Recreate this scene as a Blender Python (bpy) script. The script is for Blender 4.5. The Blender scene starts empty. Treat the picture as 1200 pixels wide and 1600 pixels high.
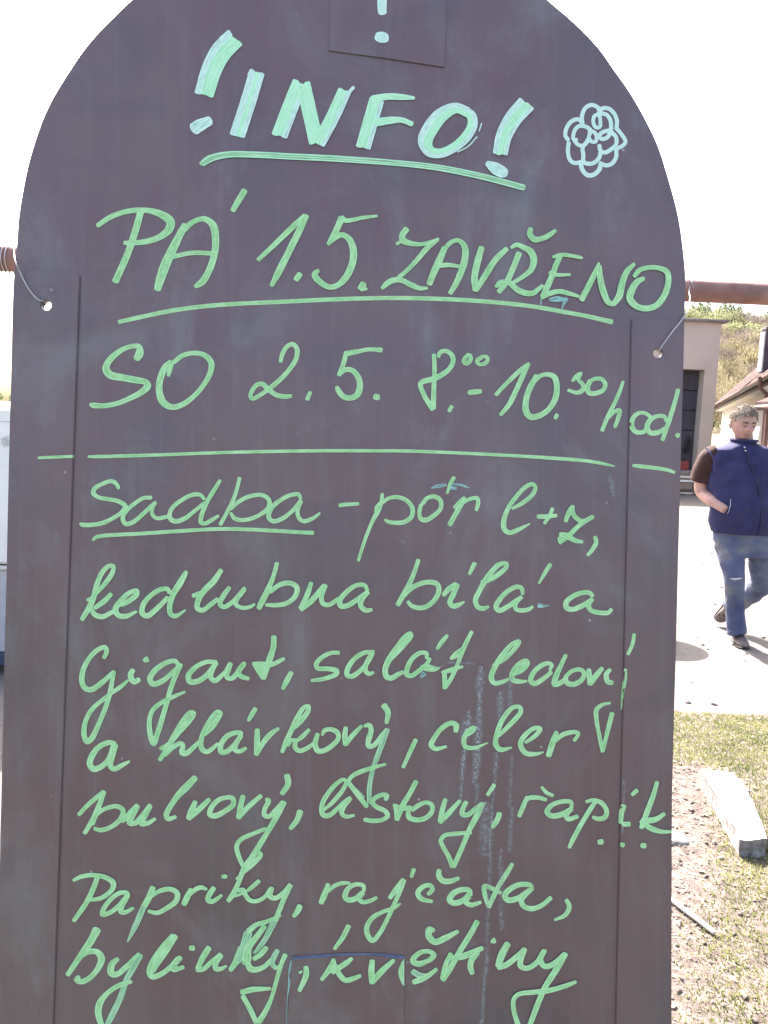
import bpy, bmesh, math, random
from mathutils import Vector, Matrix, noise
random.seed(11)
sc = bpy.context.scene
COL = sc.collection
rad = math.radians

# ------------------------------------------------------------------ camera
FPX, PITCH, ROLL, EYE = 1200.0, rad(6.3), rad(2.4), 1.5
cam_d = bpy.data.cameras.new('camera')
cam = bpy.data.objects.new('camera', cam_d); COL.objects.link(cam)
sc.camera = cam
cam_d.sensor_fit = 'VERTICAL'; cam_d.sensor_height = 36.0; cam_d.lens = 36.0 * FPX / 1600.0
cam_d.clip_start = 0.02; cam_d.clip_end = 3000
FWD = Vector((0, math.cos(PITCH), -math.sin(PITCH)))
UP0 = Vector((0, math.sin(PITCH), math.cos(PITCH)))
RGT = Vector((1, 0, 0)) * math.cos(ROLL) + UP0 * math.sin(ROLL)
UPV = UP0 * math.cos(ROLL) - Vector((1, 0, 0)) * math.sin(ROLL)
CAM = Vector((0, 0, EYE))
RM = Matrix((RGT, UPV, -FWD)).transposed()
cam.matrix_world = Matrix.Translation(CAM) @ RM.to_4x4()

# ------------------------------------------------------------------ light
SUN_EL, SUN_AZ = rad(48), rad(-18)          # azimuth from +Y, clockwise
SV = Vector((math.sin(SUN_AZ) * math.cos(SUN_EL), math.cos(SUN_AZ) * math.cos(SUN_EL), math.sin(SUN_EL)))
w = bpy.data.worlds.new('World'); sc.world = w; w.use_nodes = True
nt = w.node_tree; nt.nodes.clear()
sky = nt.nodes.new('ShaderNodeTexSky'); sky.sky_type = 'NISHITA'; sky.sun_disc = False
sky.sun_elevation = SUN_EL; sky.sun_rotation = SUN_AZ
sky.air_density = 0.9; sky.dust_density = 6.0; sky.ozone_density = 0.3
bg = nt.nodes.new('ShaderNodeBackground'); bg.inputs['Strength'].default_value = 0.13
wo = nt.nodes.new('ShaderNodeOutputWorld')
nt.links.new(sky.outputs[0], bg.inputs[0]); nt.links.new(bg.outputs[0], wo.inputs[0])
sun_d = bpy.data.lights.new('sun', 'SUN'); sun_d.energy = 5.0; sun_d.angle = rad(0.5); sun_d.color = (1, 0.95, 0.88)
sun = bpy.data.objects.new('sun', sun_d); COL.objects.link(sun)
sun.rotation_euler = SV.to_track_quat('Z', 'Y').to_euler()
sc.view_settings.view_transform = 'Standard'; sc.view_settings.look = 'None'
sc.view_settings.exposure = 2.35; sc.view_settings.gamma = 1.0
sc.view_settings.use_curve_mapping = False

# ------------------------------------------------------------------ helpers
def ray(px, py):
    return FWD + RGT * ((px - 600) / FPX) - UPV * ((py - 800) / FPX)
def at(px, py, depth):                       # point at a ground distance `depth` (world Y) along a sight line
    d = ray(px, py); return CAM + d * (depth / d.y)
def gp(px, py, z=0.0):
    d = ray(px, py); return CAM + d * ((z - EYE) / d.z)

def tag(o, label=None, cat=None, group=None, kind=None):
    if label: o['label'] = label
    if cat: o['category'] = cat
    if group: o['group'] = group
    if kind: o['kind'] = kind
    return o
def empty(name, loc, rot=None):
    o = bpy.data.objects.new(name, None); COL.objects.link(o); o.location = loc
    o.empty_display_size = 0.1
    if rot: o.rotation_euler = rot
    return o
def link(name, me, parent=None):
    o = bpy.data.objects.new(name, me); COL.objects.link(o)
    if parent: o.parent = parent
    return o
def build(name, bm, mat, parent=None, smooth=False, off=None):
    me = bpy.data.meshes.new(name)
    if off is not None: bmesh.ops.translate(bm, vec=-Vector(off), verts=bm.verts)
    bm.normal_update(); bm.to_mesh(me); bm.free()
    for m in (mat if isinstance(mat, (list, tuple)) else [mat]): me.materials.append(m)
    if smooth:
        for p in me.polygons: p.use_smooth = True
    return link(name, me, parent)
def box(bm, c, s, rot=None, mi=0):
    r = bmesh.ops.create_cube(bm, size=1.0)
    M = Matrix.Translation(Vector(c)) @ (rot.to_4x4() if rot is not None else Matrix.Identity(4)) @ Matrix.Diagonal((s[0], s[1], s[2], 1))
    bmesh.ops.transform(bm, matrix=M, verts=r['verts'])
    for v in r['verts']:
        for f in v.link_faces: f.material_index = mi
    return r['verts']
def bevel_all(bm, off, seg=2):
    es = [e for e in bm.edges if len(e.link_faces) == 2 and e.calc_face_angle(0) > 0.6]
    bmesh.ops.bevel(bm, geom=es, offset=off, segments=seg, affect='EDGES', clamp_overlap=True)
def frames(pts, ref=Vector((0, 0, 1))):
    out = []
    for i in range(len(pts)):
        t = (pts[min(i + 1, len(pts) - 1)] - pts[max(i - 1, 0)]).normalized()
        u = t.cross(ref)
        if u.length < 1e-3: u = t.cross(Vector((1, 0, 0)))
        u.normalize(); out.append((u, u.cross(t).normalized()))
    return out
def loft(bm, rings, n=18, cap=True):
    vs = []
    for c, u, v in rings:
        vs.append([bm.verts.new(c + u * math.cos(2 * math.pi * k / n) + v * math.sin(2 * math.pi * k / n)) for k in range(n)])
    for a, b in zip(vs, vs[1:]):
        for k in range(n): bm.faces.new((a[k], a[(k + 1) % n], b[(k + 1) % n], b[k]))
    if cap:
        bm.faces.new(vs[0]); bm.faces.new(list(reversed(vs[-1])))
def tube(bm, pts, rs, n=12, ref=Vector((0, 0, 1)), cap=True):
    pts = [Vector(p) for p in pts]
    if not isinstance(rs, (list, tuple)): rs = [rs] * len(pts)
    fr = frames(pts, ref)
    loft(bm, [(p, u * r, v * r) for p, r, (u, v) in zip(pts, rs, fr)], n, cap)
def smooth_path(pts, k=5):
    pts = [Vector(p) for p in pts]; out = []
    P = [pts[0] * 2 - pts[1]] + pts + [pts[-1] * 2 - pts[-2]]
    for i in range(1, len(P) - 2):
        for j in range(k):
            t = j / k; a, b, c, d = P[i - 1:i + 3]
            out.append(0.5 * ((2 * b) + (c - a) * t + (2 * a - 5 * b + 4 * c - d) * t * t + (3 * b - a - 3 * c + d) * t ** 3))
    out.append(pts[-1]); return out
def remeshed(name, bm, mat, voxel, smooth=4, parent=None, off=None):
    bmesh.ops.recalc_face_normals(bm, faces=bm.faces)
    me = bpy.data.meshes.new('tmp'); bm.to_mesh(me); bm.free()
    o = bpy.data.objects.new('tmp', me); COL.objects.link(o)
    m = o.modifiers.new('r', 'REMESH'); m.mode = 'VOXEL'; m.voxel_size = voxel; m.use_smooth_shade = True
    s = o.modifiers.new('s', 'SMOOTH'); s.factor = 0.5; s.iterations = smooth
    bpy.context.view_layer.update()
    dg = bpy.context.evaluated_depsgraph_get()
    me2 = bpy.data.meshes.new_from_object(o.evaluated_get(dg))
    bpy.data.objects.remove(o); bpy.data.meshes.remove(me)
    me2.name = name
    if off is not None: me2.transform(Matrix.Translation(-Vector(off)))
    me2.materials.clear(); me2.materials.append(mat)
    for p in me2.polygons: p.use_smooth = True
    return link(name, me2, parent)

# ------------------------------------------------------------------ materials
class NB:
    """small node-graph builder"""
    def __init__(s, name):
        s.m = bpy.data.materials.new(name); s.m.use_nodes = True
        s.t = s.m.node_tree; s.t.nodes.clear()
        s.out = s.t.nodes.new('ShaderNodeOutputMaterial')
        s.p = s.t.nodes.new('ShaderNodeBsdfPrincipled')
        s.t.links.new(s.p.outputs[0], s.out.inputs[0])
    def n(s, t, **k):
        x = s.t.nodes.new(t)
        for a, b in k.items(): setattr(x, a, b)
        return x
    def l(s, a, b): s.t.links.new(a, b)
    def coord(s, which='Object', scale=(1, 1, 1), rot=(0, 0, 0), loc=(0, 0, 0)):
        c = s.n('ShaderNodeTexCoord'); m = s.n('ShaderNodeMapping')
        m.inputs['Scale'].default_value = scale; m.inputs['Rotation'].default_value = rot; m.inputs['Location'].default_value = loc
        s.l(c.outputs[which], m.inputs[0]); return m.outputs[0]
    def noise(s, vec, scale, detail=4, rough=0.55, dist=0.0):
        x = s.n('ShaderNodeTexNoise'); x.inputs['Scale'].default_value = scale
        x.inputs['Detail'].default_value = detail; x.inputs['Roughness'].default_value = rough
        x.inputs['Distortion'].default_value = dist
        s.l(vec, x.inputs['Vector']); return x.outputs['Fac']
    def ramp(s, fac, stops):
        r = s.n('ShaderNodeValToRGB'); e = r.color_ramp.elements
        while len(e) < len(stops): e.new(0.5)
        for k, (p, c) in enumerate(stops):
            e[k].position = p; e[k].color = (c if isinstance(c, (tuple, list)) else (c, c, c)) + ((1,) if not isinstance(c, (tuple, list)) or len(c) == 3 else ())
        s.l(fac, r.inputs[0]); return r.outputs[0]
    def mix(s, fac, a, b, mode='MIX'):
        x = s.n('ShaderNodeMix', data_type='RGBA', blend_type=mode)
        for sock, v in ((x.inputs[0], fac), (x.inputs[6], a), (x.inputs[7], b)):
            if isinstance(v, (int, float)): sock.default_value = v
            elif isinstance(v, (tuple, list)): sock.default_value = tuple(v) + (1,) if len(v) == 3 else v
            else: s.l(v, sock)
        return x.outputs[2]
    def math(s, op, a, b=0.0, clamp=False):
        x = s.n('ShaderNodeMath', operation=op, use_clamp=clamp)
        for k, v in ((0, a), (1, b)):
            if isinstance(v, (int, float)): x.inputs[k].default_value = v
            else: s.l(v, x.inputs[k])
        return x.outputs[0]
    def color(s, v): s.set('Base Color', v)
    def set(s, key, v):
        if isinstance(v, (tuple, list)): s.p.inputs[key].default_value = tuple(v) + ((1,) if len(v) == 3 else ())
        elif isinstance(v, (int, float)): s.p.inputs[key].default_value = v
        else: s.l(v, s.p.inputs[key])
    def bump(s, h, strength=0.3, dist=0.01):
        b = s.n('ShaderNodeBump'); b.inputs['Strength'].default_value = strength; b.inputs['Distance'].default_value = dist
        s.l(h, b.inputs['Height']); s.l(b.outputs[0], s.p.inputs['Normal'])
def simple(name, c1, c2, scale=8, rough=0.7, bump=0.2, dist=0.01, detail=5, aniso=(1, 1, 1), spec=0.4, metal=0.0):
    b = NB(name); v = b.coord(scale=aniso); f = b.noise(v, scale, detail)
    b.color(b.ramp(f, [(0.3, c1), (0.7, c2)])); b.set('Roughness', rough); b.set('Specular IOR Level', spec); b.set('Metallic', metal)
    if bump: b.bump(b.noise(v, scale * 4, 4), bump, dist)
    return b.m
# ------------------------------------------------------------------ board materials
def board_material(name, tint=1.0):
    b = NB(name); v = b.coord()
    big = b.noise(v, 3.2, 5, 0.6, 0.6); mid = b.noise(b.coord(scale=(1, 0.35, 1)), 14, 6, 0.65)
    c = b.ramp(big, [(0.30, (0.080 * tint, 0.062 * tint, 0.082 * tint)), (0.48, (0.128 * tint, 0.062 * tint, 0.080 * tint)), (0.72, (0.140 * tint, 0.088 * tint, 0.096 * tint))])
    c = b.mix(b.math('MULTIPLY', b.ramp(mid, [(0.35, 0.0), (0.75, 1.0)]), 0.40), c, (0.175, 0.13, 0.145))
    # faint wiped chalk dust
    dust = b.noise(b.coord(scale=(1, 0.5, 1), rot=(0, 0, 0.5)), 7, 8, 0.7, 1.2)
    c = b.mix(b.math('MULTIPLY', b.ramp(dust, [(0.5, 0.0), (0.72, 1.0)]), 0.5), c, (0.20, 0.205, 0.225))
    # specks of chalk
    vo = b.n('ShaderNodeTexVoronoi'); vo.inputs['Scale'].default_value = 34; b.l(v, vo.inputs['Vector'])
    sp = b.ramp(vo.outputs['Distance'], [(0.02, 1.0), (0.055, 0.0)])
    sel = b.ramp(b.noise(v, 9, 2), [(0.50, 0.0), (0.56, 1.0)])
    c = b.mix(b.math('MULTIPLY', b.math('MULTIPLY', sp, sel), 0.6), c, (0.55, 0.56, 0.55))
    blo = b.ramp(b.noise(b.coord(scale=(1, 1.4, 1), rot=(0, 0, -0.6)), 4.5, 3, 0.5, 1.5), [(0.56, 0.0), (0.68, 1.0)])
    c = b.mix(b.math('MULTIPLY', blo, 0.35), c, (0.070, 0.055, 0.082))
    fib = b.ramp(b.noise(b.coord(scale=(1, 0.03, 1)), 90, 5, 0.7), [(0.50, 0.0), (0.75, 1.0)])
    c = b.mix(b.math('MULTIPLY', fib, 0.22), c, (0.20, 0.17, 0.18))
    # fine scuffs
    sc1 = b.ramp(b.noise(b.coord(scale=(1, 18, 1), rot=(0, 0, 0.9)), 6, 6, 0.7), [(0.68, 0.0), (0.74, 1.0)])
    c = b.mix(b.math('MULTIPLY', sc1, 0.16), c, (0.3, 0.3, 0.3))
    b.color(c); b.set('Roughness', b.ramp(big, [(0.3, 0.30), (0.7, 0.48)])); b.set('Specular IOR Level', 0.7)
    b.bump(b.noise(v, 220, 3), 0.08, 0.002)
    return b.m
M_board = board_material('dark_paint', 1.0)
M_strip = board_material('dark_paint_strip', 1.04)

def marker(name, c1, c2, amin=0.72, streak=0.05, gap=0.0):
    b = NB(name); uv = b.n('ShaderNodeUVMap'); uv.uv_map = 'UVMap'
    sp = b.n('ShaderNodeSeparateXYZ'); b.l(uv.outputs[0], sp.inputs[0])
    cm = b.n('ShaderNodeCombineXYZ')
    b.l(b.math('MULTIPLY', sp.outputs[0], 5.0), cm.inputs[0]); b.l(b.math('MULTIPLY', sp.outputs[1], streak), cm.inputs[1])
    b.l(b.math('FLOOR', b.math('MULTIPLY', sp.outputs[1], 0.0005)), cm.inputs[2])
    st = b.noise(cm.outputs[0], 1.3, 5, 0.65)
    ed = b.math('ABSOLUTE', b.math('SUBTRACT', sp.outputs[0], 0.5))         # 0 centre .. 0.5 edge
    edge = b.ramp(ed, [(0.26, 0.0), (0.42, 1.0)])
    blot = b.noise(b.coord(), 55, 4, 0.6)
    col = b.mix(b.ramp(b.mix(0.5, st, blot), [(0.40, 0.0), (0.60, 1.0)]), c1, c2)
    rim = b.ramp(ed, [(0.34, 0.0), (0.43, 1.0), (0.5, 0.6)])
    grain = b.noise(b.coord(), 900, 3, 0.7)
    b.color(b.mix(b.math('MULTIPLY', rim, 0.55), col, tuple(min(.92, q * 1.12 + .05) for q in c2)))
    b.bump(b.mix(0.5, st, grain), 0.25, 0.0006)
    b.set('Roughness', 0.55); b.set('Specular IOR Level', 0.3)
    a = b.ramp(st, [(0.30 + gap, amin), (0.52 + gap, 1.0)])
    a = b.math('MAXIMUM', a, b.math('MULTIPLY', edge, 0.9))
    a = b.math('MULTIPLY', a, b.ramp(grain, [(0.30, 0.72), (0.44, 1.0)]))
    b.set('Alpha', a)
    return b.m
M_green = marker('green_marker', (0.30, 0.59, 0.26), (0.46, 0.75, 0.41), 0.78)
M_pale = marker('pale_marker', (0.55, 0.78, 0.70), (0.66, 0.84, 0.78), 0.60)
M_green_glare = marker('glare_green_marker', (0.44, 0.82, 0.53), (0.54, 0.87, 0.63), 0.82, 0.03)  # same green marker, lightened to put the top glare into its colour
M_dry = marker('dry_green_marker', (0.28, 0.54, 0.30), (0.42, 0.67, 0.42), 0.6, 0.02, 0.03)
M_cyan = marker('cyan_marker', (0.55, 0.76, 0.71), (0.64, 0.82, 0.78), 0.90)
M_smear = marker('cyan_smear', (0.26, 0.52, 0.52), (0.38, 0.64, 0.62), 0.25, 0.05, 0.08)
M_blue = marker('blue_chalk', (0.08, 0.11, 0.20), (0.15, 0.20, 0.33), 0.15)
def chalk(name, dens):
    b = NB(name); uv = b.n('ShaderNodeUVMap'); uv.uv_map = 'UVMap'
    sp = b.n('ShaderNodeSeparateXYZ'); b.l(uv.outputs[0], sp.inputs[0])
    ed = b.math('ABSOLUTE', b.math('SUBTRACT', sp.outputs[0], 0.5))
    core = b.ramp(ed, [(0.05, 1.0), (0.5, 0.0)])
    g = b.noise(b.coord(scale=(1, 0.8, 1)), 520, 4, 0.75)
    g2 = b.noise(b.coord(scale=(1, 0.25, 1)), 60, 4, 0.7)
    a = b.math('MULTIPLY', b.ramp(g, [(0.44, 0.0), (0.60, 1.0)]), b.ramp(g2, [(0.34, 0.25), (0.56, 1.0)]))
    a = b.math('ADD', b.math('MULTIPLY', a, 0.9), 0.10)
    b.color((0.42, 0.43, 0.46)); b.set('Roughness', 0.9)
    b.set('Alpha', b.math('MULTIPLY', b.math('MULTIPLY', a, core), dens, True))
    return b.m
M_chalk = chalk('chalk_dust', 1.0); M_chalk2 = chalk('faint_chalk_dust', 0.6)
MATS = dict(g=M_green, p=M_pale, m=M_green_glare, c=M_cyan, s=M_smear, b=M_blue, k=M_chalk, f=M_chalk2, d=M_dry)

# ------------------------------------------------------------------ board geometry
BD = 0.72                                   # distance of the board's writing face from the lens
def P(px, py, z=0.0):                       # position on the board, local to it
    s = (BD - z) / FPX
    return Vector(((px - 600) * s, -(py - 800) * s, z))
BASE = P(600, 1790)
WB = CAM + FWD * BD
info = empty('info_board', WB + RM @ BASE)
info.rotation_euler = RM.to_euler()
tag(info, 'round-topped dark chalkboard covered in green handwritten notes, wired to a rusty pipe', 'notice board')

OUT_L = [(20, 470), (22, 430), (25, 400), (27, 375), (30, 335), (40, 277), (50, 237), (65, 192), (82, 155), (105, 117), (130, 80), (155, 50), (185, 20), (205, 1)]
OUT_T = [(240, -28), (290, -62), (350, -93), (420, -118), (490, -133), (550, -138), (615, -133), (680, -115), (740, -88), (800, -47), (830, -22)]
OUT_R = [(855, 0), (896, 35), (934, 74), (959, 109), (985, 146), (1010, 190), (1029, 231), (1045, 282), (1057, 326), (1064, 364), (1069.5, 412), (1071, 440), (1070, 480)]
def L_EDGE(y): return 20 - (y - 470) * 0.0232
def R_EDGE(y): return 1070 - (y - 480) * (0.0262 if y < 1250 else 0.0262) if y < 1250 else 1049.8 - (y - 1250) * 0.002
H1, H2 = (72, 477, 8), (1028, 552, 7)
def circ(c, r, n=20): return [(c[0] + r * math.cos(2 * math.pi * k / n), c[1] + r * math.sin(2 * math.pi * k / n)) for k in range(n)]
def slab(name, loops, z0, z1, mat, parent, bev=0.0006):
    bm = bmesh.new(); edges = []
    for lp in loops:
        vs = [bm.verts.new(P(x, y, z1)) for x, y in lp]
        edges += [bm.edges.new((vs[i], vs[(i + 1) % len(vs)])) for i in range(len(vs))]
    bmesh.ops.triangle_fill(bm, use_beauty=True, use_dissolve=False, edges=edges)
    for f in bm.faces:
        f.normal_update()
        if f.normal.z < 0: f.normal_flip()
    r = bmesh.ops.extrude_face_region(bm, geom=list(bm.faces))
    nv = [g for g in r['geom'] if isinstance(g, bmesh.types.BMVert)]
    for v in nv: v.co = Vector((v.co.x, v.co.y, z0))
    bmesh.ops.recalc_face_normals(bm, faces=bm.faces)
    if bev:
        es = [e for e in bm.edges if len(e.link_faces) == 2 and e.calc_face_angle(0) > 1.2]
        bmesh.ops.bevel(bm, geom=es, offset=bev, segments=2, affect='EDGES', clamp_overlap=True)
    return build(name, bm, mat, parent, off=BASE)
def jit(lp, a=0.35): return [(x + random.uniform(-a, a), y + random.uniform(-a, a)) for x, y in lp]
ys = list(range(520, 1760, 60))
outline = list(OUT_L) + OUT_T + OUT_R
outline = [(p.x, p.y) for p in smooth_path([Vector((x, y, 0)) for x, y in outline], 3)]
outline += jit([(R_EDGE(y), y) for y in ys]) + [(1049, 1790), (-12, 1790)] + jit([(L_EDGE(y), y) for y in reversed(ys)])
slab('board_panel', [outline, circ(H1, 9), circ(H2, 8)], -0.009, 0.0, M_board, info)
SH, PH = 0.0022, 0.0013
def sl(y): return 124.5 - (y - 430) * 0.0355       # inner edge of the left strip
def sr(y): return 987 - (y - 500) * 0.0225
le = [(L_EDGE(y) - .4, y) for y in [470] + ys]
strip_l = [(22.5, 420), (70, 423), (120, 427.5), (sl(430), 431)] + [(sl(y), y) for y in range(480, 1760, 80)] + [(sl(1788), 1788), (-12.5, 1788)] + list(reversed(le))
slab('side_strip', [strip_l, circ(H1, H1[2])], 0.0, SH, M_strip, info, 0.0007)
re_ = [(R_EDGE(y) + .4, y) for y in [500] + ys]
strip_r = [(sr(498), 498)] + re_ + [(1049.3, 1788), (sr(1788), 1788)] + [(sr(y), y) for y in range(1700, 500, -80)]
slab('side_strip', [strip_r, circ(H2, H2[2])], 0.0, SH, M_strip, info, 0.0007)
slab('patch_plate', [[(518, -70), (700, -52), (697, 30), (694.5, 105), (604, 91), (513.5, 79), (515, 30)]], 0.0, PH, M_strip, info, 0.0003)
slab('patch_plate', [[(455, 1499), (520, 1494), (575, 1492.5), (632, 1497), (631, 1600), (629, 1745), (444, 1748), (449, 1600)]], 0.0, PH, M_strip, info, 0.0003)
def hgt(x, y):
    if y > 421 and x < sl(y): return SH
    if y > 498 and x > sr(y): return SH
    if 514 < x < 697 and y < 79 + (x - 514) * 0.144: return PH
    if 449 < x < 632 and y > 1495: return PH
    return 0.0

# ------------------------------------------------------------------ handwriting
def parse(s):
    h, b = s.split('|'); pts = []
    w0 = float(h)
    for t in b.split():
        q = [float(k) for k in t.split(',')]
        pts.append((q[0], q[1], q[2] if len(q) > 2 else None))
    out = []
    for k, (x, y, ww) in enumerate(pts):
        out.append((x, y, ww if ww is not None else w0))
    return out
def resample(pts, step=2.4):
    if len(pts) < 2: pts = [pts[0], (pts[0][0] + .5, pts[0][1] + .5, pts[0][2])]
    V = [Vector(p) for p in pts]
    Q = [V[0] * 2 - V[1]] + V + [V[-1] * 2 - V[-2]]; out = []
    for i in range(1, len(Q) - 2):
        a, b, c, d = Q[i - 1:i + 3]
        ln = ((c - b).xy).length; n = max(2, int(ln / step))
        # non-uniform (centripetal) tangents keep sharp letters from overshooting
        d0 = max(((b - a).xy).length, 1e-3) ** .5; d1 = max(ln, 1e-3) ** .5; d2 = max(((d - c).xy).length, 1e-3) ** .5
        m1 = ((b - a) / d0 - (c - a) / (d0 + d1) + (c - b) / d1) * d1
        m2 = ((c - b) / d1 - (d - b) / (d1 + d2) + (d - c) / d2) * d1
        for j in range(n):
            t = j / n; t2 = t * t; t3 = t2 * t
            out.append(b * (2 * t3 - 3 * t2 + 1) + m1 * (t3 - 2 * t2 + t) + c * (3 * t2 - 2 * t3) + m2 * (t3 - t2))
    out.append(V[-1]); return out
VOFF = [0]
def ribbon(bm, uvl, pts, z, mi=0, cap=0.55, shift=0.0, rag=0.0):
    S = resample(pts); n = len(S); T = []
    for i in range(n):
        d = (S[min(i + 1, n - 1)] - S[max(i - 1, 0)]).xy
        T.append(d.normalized() if d.length > 1e-6 else Vector((1, 0)))
    sec = []
    def add(p, t, wd): sec.append((p, t, wd))
    for k in (3, 2, 1):
        a = k / 3 * math.pi / 2 * 0.96; add(S[0].xy - T[0] * S[0].z * cap * 0.5 * math.sin(a), T[0], S[0].z * max(math.cos(a), .12))
    for i in range(n): add(S[i].xy, T[i], S[i].z * (1 + 0.05 * noise.noise(Vector((S[i].x * .12, S[i].y * .12, 0)))))
    for k in (1, 2, 3):
        a = k / 3 * math.pi / 2 * 0.96; add(S[-1].xy + T[-1] * S[-1].z * cap * 0.5 * math.sin(a), T[-1], S[-1].z * max(math.cos(a), .12))
    VOFF[0] += 2500; L = 0; prev = None; pp = None; N = len(sec)
    for i, (p, t, wd) in enumerate(sec):
        nn = Vector((-t.y, t.x)); row = []
        if pp is not None: L += (p - pp).length
        pp = p; zz = z + 0.000015 * i / N
        for u in (-0.5, 0.0, 0.5):
            q = p + nn * (u * wd + shift)
            h = hgt(q.x, q.y)
            row.append((bm.verts.new(P(q.x, q.y, h + zz) - BASE), u + 0.5, L))
        if prev:
            for a in (0, 1):
                try: f = bm.faces.new((prev[a][0], prev[a + 1][0], row[a + 1][0], row[a][0]))
                except ValueError: continue
                f.material_index = mi
                for lp in f.loops:
                    for r_ in (prev[a], prev[a + 1], row[a + 1], row[a]):
                        if lp.vert == r_[0]: lp[uvl].uv = (r_[1], r_[2] + VOFF[0])
        prev = row
LEVEL = [0]
def word(name, label, x0, y0, s, strokes, mat='g', fat=0, rnd=None):
    """strokes: list of strings 'w|x,y,w x,y ...' traced in a crop with origin x0,y0 and scale s"""
    bm = bmesh.new(); uvl = bm.loops.layers.uv.new('UVMap')
    mats = []; LEVEL[0] += 1
    z = 0.00022 + (LEVEL[0] % 4) * 0.00024
    for st in strokes:
        m = mat
        cx, cy, cs, ff = x0, y0, s, fat
        while st[0] in '@#!':
            if st[0] == '@':                       # other crop:  @x0,y0,s;
                hd, st = st[1:].split(';', 1); cx, cy, cs = [float(q) for q in hd.split(',')]
            elif st[0] == '#': m = st[1]; st = st[2:]
            else: ff = int(st[1]); st = st[2:]
        pts = [(cx + x / cs, cy + y / cs, w_ / cs) for x, y, w_ in parse(st)]
        if ff:
            tot = pts[0][2]
            for q in range(ff):
                off = (q - (ff - 1) / 2) / ff * 0.92
                jj = [random.uniform(-1.6, 1.6), random.uniform(-1.8, 1.8)]
                seg = []
                for i, (x, y, w_) in enumerate(pts):
                    j = min(i + 1, len(pts) - 1); k = max(i - 1, 0)
                    t = Vector((pts[j][0] - pts[k][0], pts[j][1] - pts[k][1])).normalized()
                    nn = Vector((-t.y, t.x)); e = 0
                    if i == 0: e = jj[0]
                    if i == len(pts) - 1: e = jj[1]
                    seg.append((x + nn.x * off * w_ + t.x * e, y + nn.y * off * w_ + t.y * e, w_ / ff * 1.35))
                mm = ('p' if q in (0, ff - 1) and random.random() < .6 else 'm') if m == 'g' else m
                if mm not in mats: mats.append(mm)
                ribbon(bm, uvl, seg, z, mats.index(mm), cap=0.35); z += 0.00002
        else:
            if m not in mats: mats.append(m)
            ribbon(bm, uvl, pts, z, mats.index(m)); z += 0.00002
    bmesh.ops.recalc_face_normals(bm, faces=bm.faces)
    for f in bm.faces:
        if f.normal.z < 0: f.normal_flip()
    o = build(name, bm, [MATS[q] for q in mats], info)
    if label: o['label'] = label
    return o
HW = 'handwritten_word'
word(HW, 'pale exclamation mark on the top patch', 480, 0, 4.615, ['66|548,-330 542,-120 540,60,66 543,92,62', '100|540,255,96 536,280,104'], 'c')
word(HW, 'bold word INFO between exclamation marks', 280, 0, 4, [
 '!4130|345,240,125 265,320,130 205,430,125 155,590,118', '#p28|312,196,24 262,245,30', '#p80|95,805,80 125,785,78 190,755,60',
 '!392|485,455 430,640 362,850', '#p30|455,440 440,470', '!395|755,520 690,680 628,845', '!385|775,525 810,680 855,885', '!380|1035,565 960,730 868,900', '#p22|1090,545 1050,590',
 '@540,0,4;!388|195,625 150,780 110,922', '@540,0,4;#m40|170,618,45 270,603,42 360,607,36 428,612,20', '@540,0,4;#m36|190,765,50 280,752,46 350,750,34 415,775,32',
 '@540,0,4;!375|760,700,60 690,675,62 600,718,84 532,800,92 497,885,86 525,945,66 590,958,56 680,920,56 757,850,60 793,780,60 785,722,58 745,690,50',
 '@540,0,4;#p7|850,770 835,820', '@540,0,4;#p8|822,855 765,915 700,950', '@540,0,4;#p6|600,970 660,945 740,890',
 '@540,0,4;!4105|1130,648,112 1045,745,105 990,850,98 966,960,90', '@540,0,4;#p70|885,1020,34 925,1045,68 980,1075,72 1000,1080,56'])
word('underline', 'curved double underline below INFO', 280, 0, 4, ['#d38|135,1025,24 180,992,36 300,965,38 450,966,38 700,978,38 1000,993,36 1200,1004,34 1440,1027,34 1640,1052,38 1890,1102,38 2040,1140,34 2155,1172,36',
 '#m7|140,1008 200,975 300,951 450,950 700,962 1000,977 1440,1012 1640,1036 1890,1086 2155,1158', '#m8|150,1035 220,1000 320,980 460,981 700,993 1000,1008 1440,1040 1640,1066 1890,1118 2150,1186', '#m5|450,968 1000,994 1640,1050 1890,1100'])
word('flower_drawing', 'mint drawn flower with looped petals', 840, 140, 7.5, [
 '48|525,400 520,310 560,215 630,180 700,205 730,260', '48|712,290 750,225 830,222 900,285 930,370 925,440', '44|740,290 670,305 652,380 680,440 728,440 735,370 728,310',
 '48|740,280 800,290 850,350 860,450 840,530 800,570 750,578 722,545 760,500 835,480', '46|920,450 980,520 1030,610 1000,655 930,690', '48|870,500 920,560 920,640 860,700 790,738 740,720 722,650',
 '48|920,700 920,790 870,868 800,888 730,860', '48|740,720 720,800 660,858 600,870 540,848 535,760 528,680 590,600', '52|740,870 720,940 650,1000 580,1000 520,930 505,850',
 '48|510,850 430,860 380,825 355,720 365,620', '48|360,590 325,540 340,450 400,370 480,348 530,400', '46|460,590 420,580 430,490 480,430 560,432 620,470', '44|430,600 480,650 550,650 590,580',
 '44|600,500 650,490 690,540 680,610 630,608 600,550 620,510'], 'c')
word(HW, 'handwritten word PA with acute accent', 140, 290, 4, ['42|318,168 290,270 240,420 162,598',
 '35|50,250,28 130,197,32 230,162,32 340,153,32 440,176,42 505,225,54 495,275,50 430,325,38 340,352,34 218,358,26',
 '50|595,247,40 545,345,50 480,480,60 440,590,54 425,648,42', '40|590,275,36 645,228,32 715,208,34 770,245,45 787,320,45 780,430,42 740,545,42 700,605,42 662,630,25', '28|480,455,30 560,435 650,420 790,426', '38|968,32,40 930,95,38 895,155,32'])
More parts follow.
